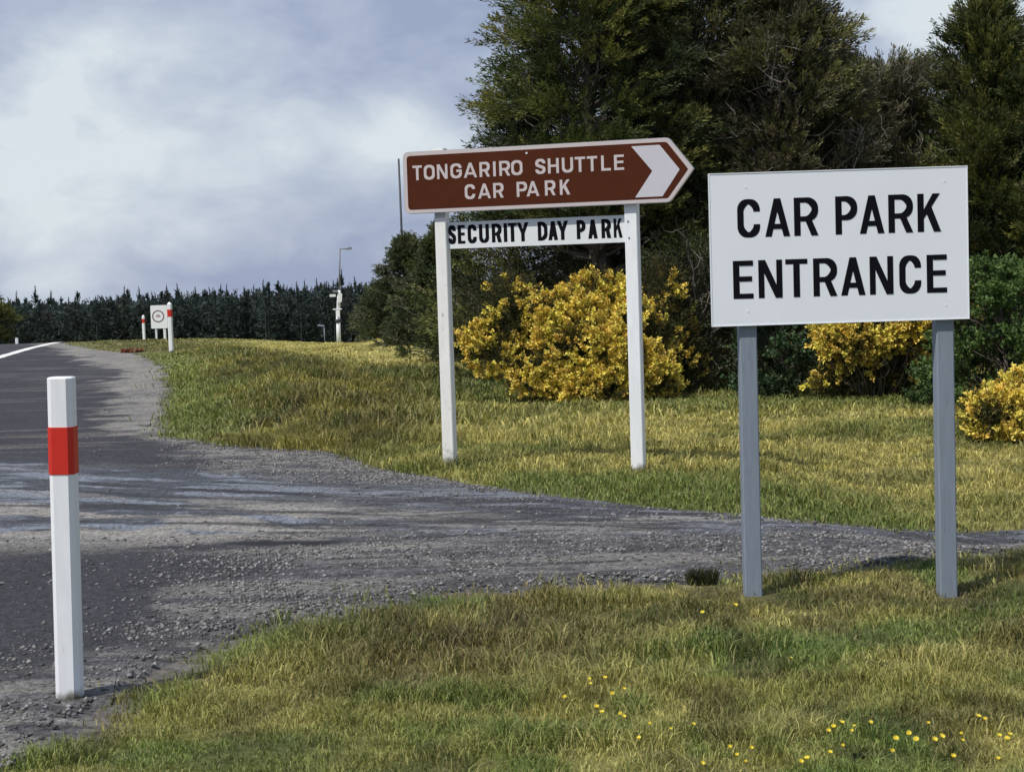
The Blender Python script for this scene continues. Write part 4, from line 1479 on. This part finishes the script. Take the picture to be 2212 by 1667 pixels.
p = W(702, 742, 95)
rt = root('street_lamp', (p.x, 95, p.z - .1), 'small faint grey lamp with bent head, just left of the tall lamp post', 'street lamp')
MB().cyl((0, 0, 0), (-.02, 0, 1.15), .035, .03, 8).build('pole', M_galv, rt, True)
MB().prism([(-.38, 1.13), (-.02, 1.08), (.0, 1.16), (-.36, 1.22)][::-1], -.06, .06).build('lamp_head', M_greypaint, rt)

p = W(877, 722, 44)
bz = float(H(p.x, 44))
rt = root('dark_pole', (p.x, 44, bz), 'thin dark pole with a small white box behind the left end of the brown sign', 'pole')
tz = W(871, 342, 44).z - bz
MB().cyl((0, 0, -.1), (-.03, 0, tz), .038, .026, 10).build('shaft', M_darkpole, rt, True)
zb_ = W(875, 575, 44).z - bz
MB().prism(rounded(-.07, .05, zb_, zb_ + .34, .02)[::-1], -.13, -.045).build('white_box', M_board2, rt)


# ------------------------------------------------------------ small plants
def tuft(name, label, cat, x, y, n, h, rad, cols, wid=.006, lean=(.2, .8), group=None, spread=1):
    global rng
    r = rad * np.sqrt(rng.random(n))
    a = rng.random(n) * 6.283
    c = np.array(cols)[rng.integers(0, len(cols), n)] * (.7 + .6 * rng.random((n, 1)))
    P_, F_, C_ = blades(np.cos(a) * r, np.sin(a) * r, h * (.5 + .6 * rng.random(n)), wid * np.ones(n), lean[0] + (lean[1] - lean[0]) * rng.random(n), c, np.full(n, -.003))
    o = mesh_tris(name, P_, F_, M_grass, None, C_)
    o.location = (x, y, float(H(x, y)))
    tag(o, label, cat, group)
    return o


rng = np.random.default_rng(77)
p = W(1517, 1255, 7.82)
tuft('grass_tuft', 'dark upright grass tuft left of the left grey post foot', 'grass tuft', p.x, 7.82, 420, .085, .075, [(.04, .045, .02), (.07, .06, .025), (.03, .04, .02)])
tuft('weed', 'small dark round weed in the near grass right of centre', 'weed', W(1900, 1440, 5.98).x, 5.98, 120, .045, .018, [(.012, .022, .012), (.02, .03, .014)], .012, (.4, 1.3))
tuft('weed', 'dark pointed weed at the bottom edge of the photo', 'weed', W(1855, 1650, 4.86).x, 4.86, 60, .035, .014, [(.015, .018, .01), (.03, .028, .014)], .01, (.1, .6))
tuft('weed', 'rust coloured weed clump at the grass edge left of the distant posts', 'weed', -9.05, 40.0, 260, .16, .26, [(.30, .10, .05), (.35, .22, .14), (.14, .05, .03)], .035, (.6, 1.6))

# little yellow flowers in the near grass
rng = np.random.default_rng(78)


def flower_mesh():
    v, f, c = [], [], []
    st_ = np.array([.10, .16, .03])
    for i in range(3):
        a = 2 * math.pi * i / 3
        v += [(.0012 * math.cos(a), .0012 * math.sin(a), 0), (.0008 * math.cos(a) + .002, .0008 * math.sin(a), .062)]
    f += [(0, 2, 3), (0, 3, 1), (2, 4, 5), (2, 5, 3), (4, 0, 1), (4, 1, 5)]
    c += [st_] * 6
    for k in range(9):
        a = 2 * math.pi * k / 9
        b = len(v)
        ca, sa = math.cos(a), math.sin(a)
        v += [(.002, 0, .060), (.002 + .0085 * ca - .0034 * sa, .0085 * sa + .0034 * ca, .0655), (.002 + .0130 * ca, .0130 * sa, .068), (.002 + .0085 * ca + .0034 * sa, .0085 * sa - .0034 * ca, .0655)]
        f += [(b, b + 1, b + 2), (b, b + 2, b + 3)]
        c += [np.array([.72, .60, .06])] * 4
    b = len(v)
    for k in range(6):
        a = 2 * math.pi * k / 6
        v.append((.002 + .004 * math.cos(a), .004 * math.sin(a), .063))
        c.append(np.array([.60, .40, .03]))
    v.append((.002, 0, .0665))
    c.append(np.array([.60, .40, .03]))
    f += [(b + k, b + (k + 1) % 6, b + 6) for k in range(6)]
    return np.array(v), np.array(f), np.array(c)


fv_, ff_, fc_ = flower_mesh()
fl0 = None
clusters = [
    ('small yellow flower in the loose group nearest the bottom centre of the grass', [(1270, 1468), (1300, 1465), (1330, 1497), (1265, 1475), (1325, 1490), (1290, 1530), (1350, 1530), (1225, 1500), (1330, 1545), (1412, 1572), (1382, 1590), (1440, 1568), (1302, 1535)]),
    ('small yellow flower of the close bright pair near the bottom middle', [(1603, 1608), (1590, 1622)]),
    ('small yellow flower in the dense group at the lower right', [(1810, 1560), (1850, 1565), (1835, 1572), (1870, 1560), (1800, 1575), (1930, 1590), (1960, 1570), (1990, 1572), (1975, 1590), (2010, 1590), (2000, 1600), (2100, 1548), (2120, 1560), (2150, 1595), (2172, 1590), (2168, 1600), (2060, 1598), (2085, 1575), (1780, 1580), (1815, 1602)]),
    ('small yellow flower scattered along the bottom edge of the grass', [(1500, 1635), (1565, 1620), (1720, 1640), (1780, 1637), (1745, 1650), (1610, 1655), (1480, 1560), (1920, 1620), (2050, 1640), (2150, 1650)]),
    ('tiny pale flower far off in the grass just before the driveway', [(1520, 1315), (1580, 1310), (1700, 1420)]),
]
for lab, pts_ in clusters:
    for (px, py) in pts_:
        d = ray_dir(px, py)
        q = Vector((0, 0, CH)) + d * ((CH - .05) / -d.z)
        if fl0 is None:
            fl0 = mesh_tris('yellow_flower', fv_, ff_, M_petal, None, fc_)
            o = fl0
        else:
            o = fl0.copy()
            C.objects.link(o)
        hgt = .85 + .5 * rng.random()
        o.location = (q.x, q.y, float(H(q.x, q.y)))
        o.rotation_euler = (.35 * rng.random(), .25 * (rng.random() - .5), rng.random() * 6.28)
        o.rotation_euler[0] = .25 + .5 * rng.random()
        o.rotation_euler[2] = (rng.random() - .5) * 1.2
        s_ = .38 + .35 * rng.random()
        o.scale = (s_ * 1.1, s_ * 1.1, hgt)
        tag(o, lab, 'flower', lab.replace('small yellow flower', 'yellow flowers').replace('tiny pale flower', 'pale flowers'))

# Cycles
SC.render.engine = 'CYCLES'
SC.cycles.max_bounces = 6
SC.cycles.transparent_max_bounces = 4
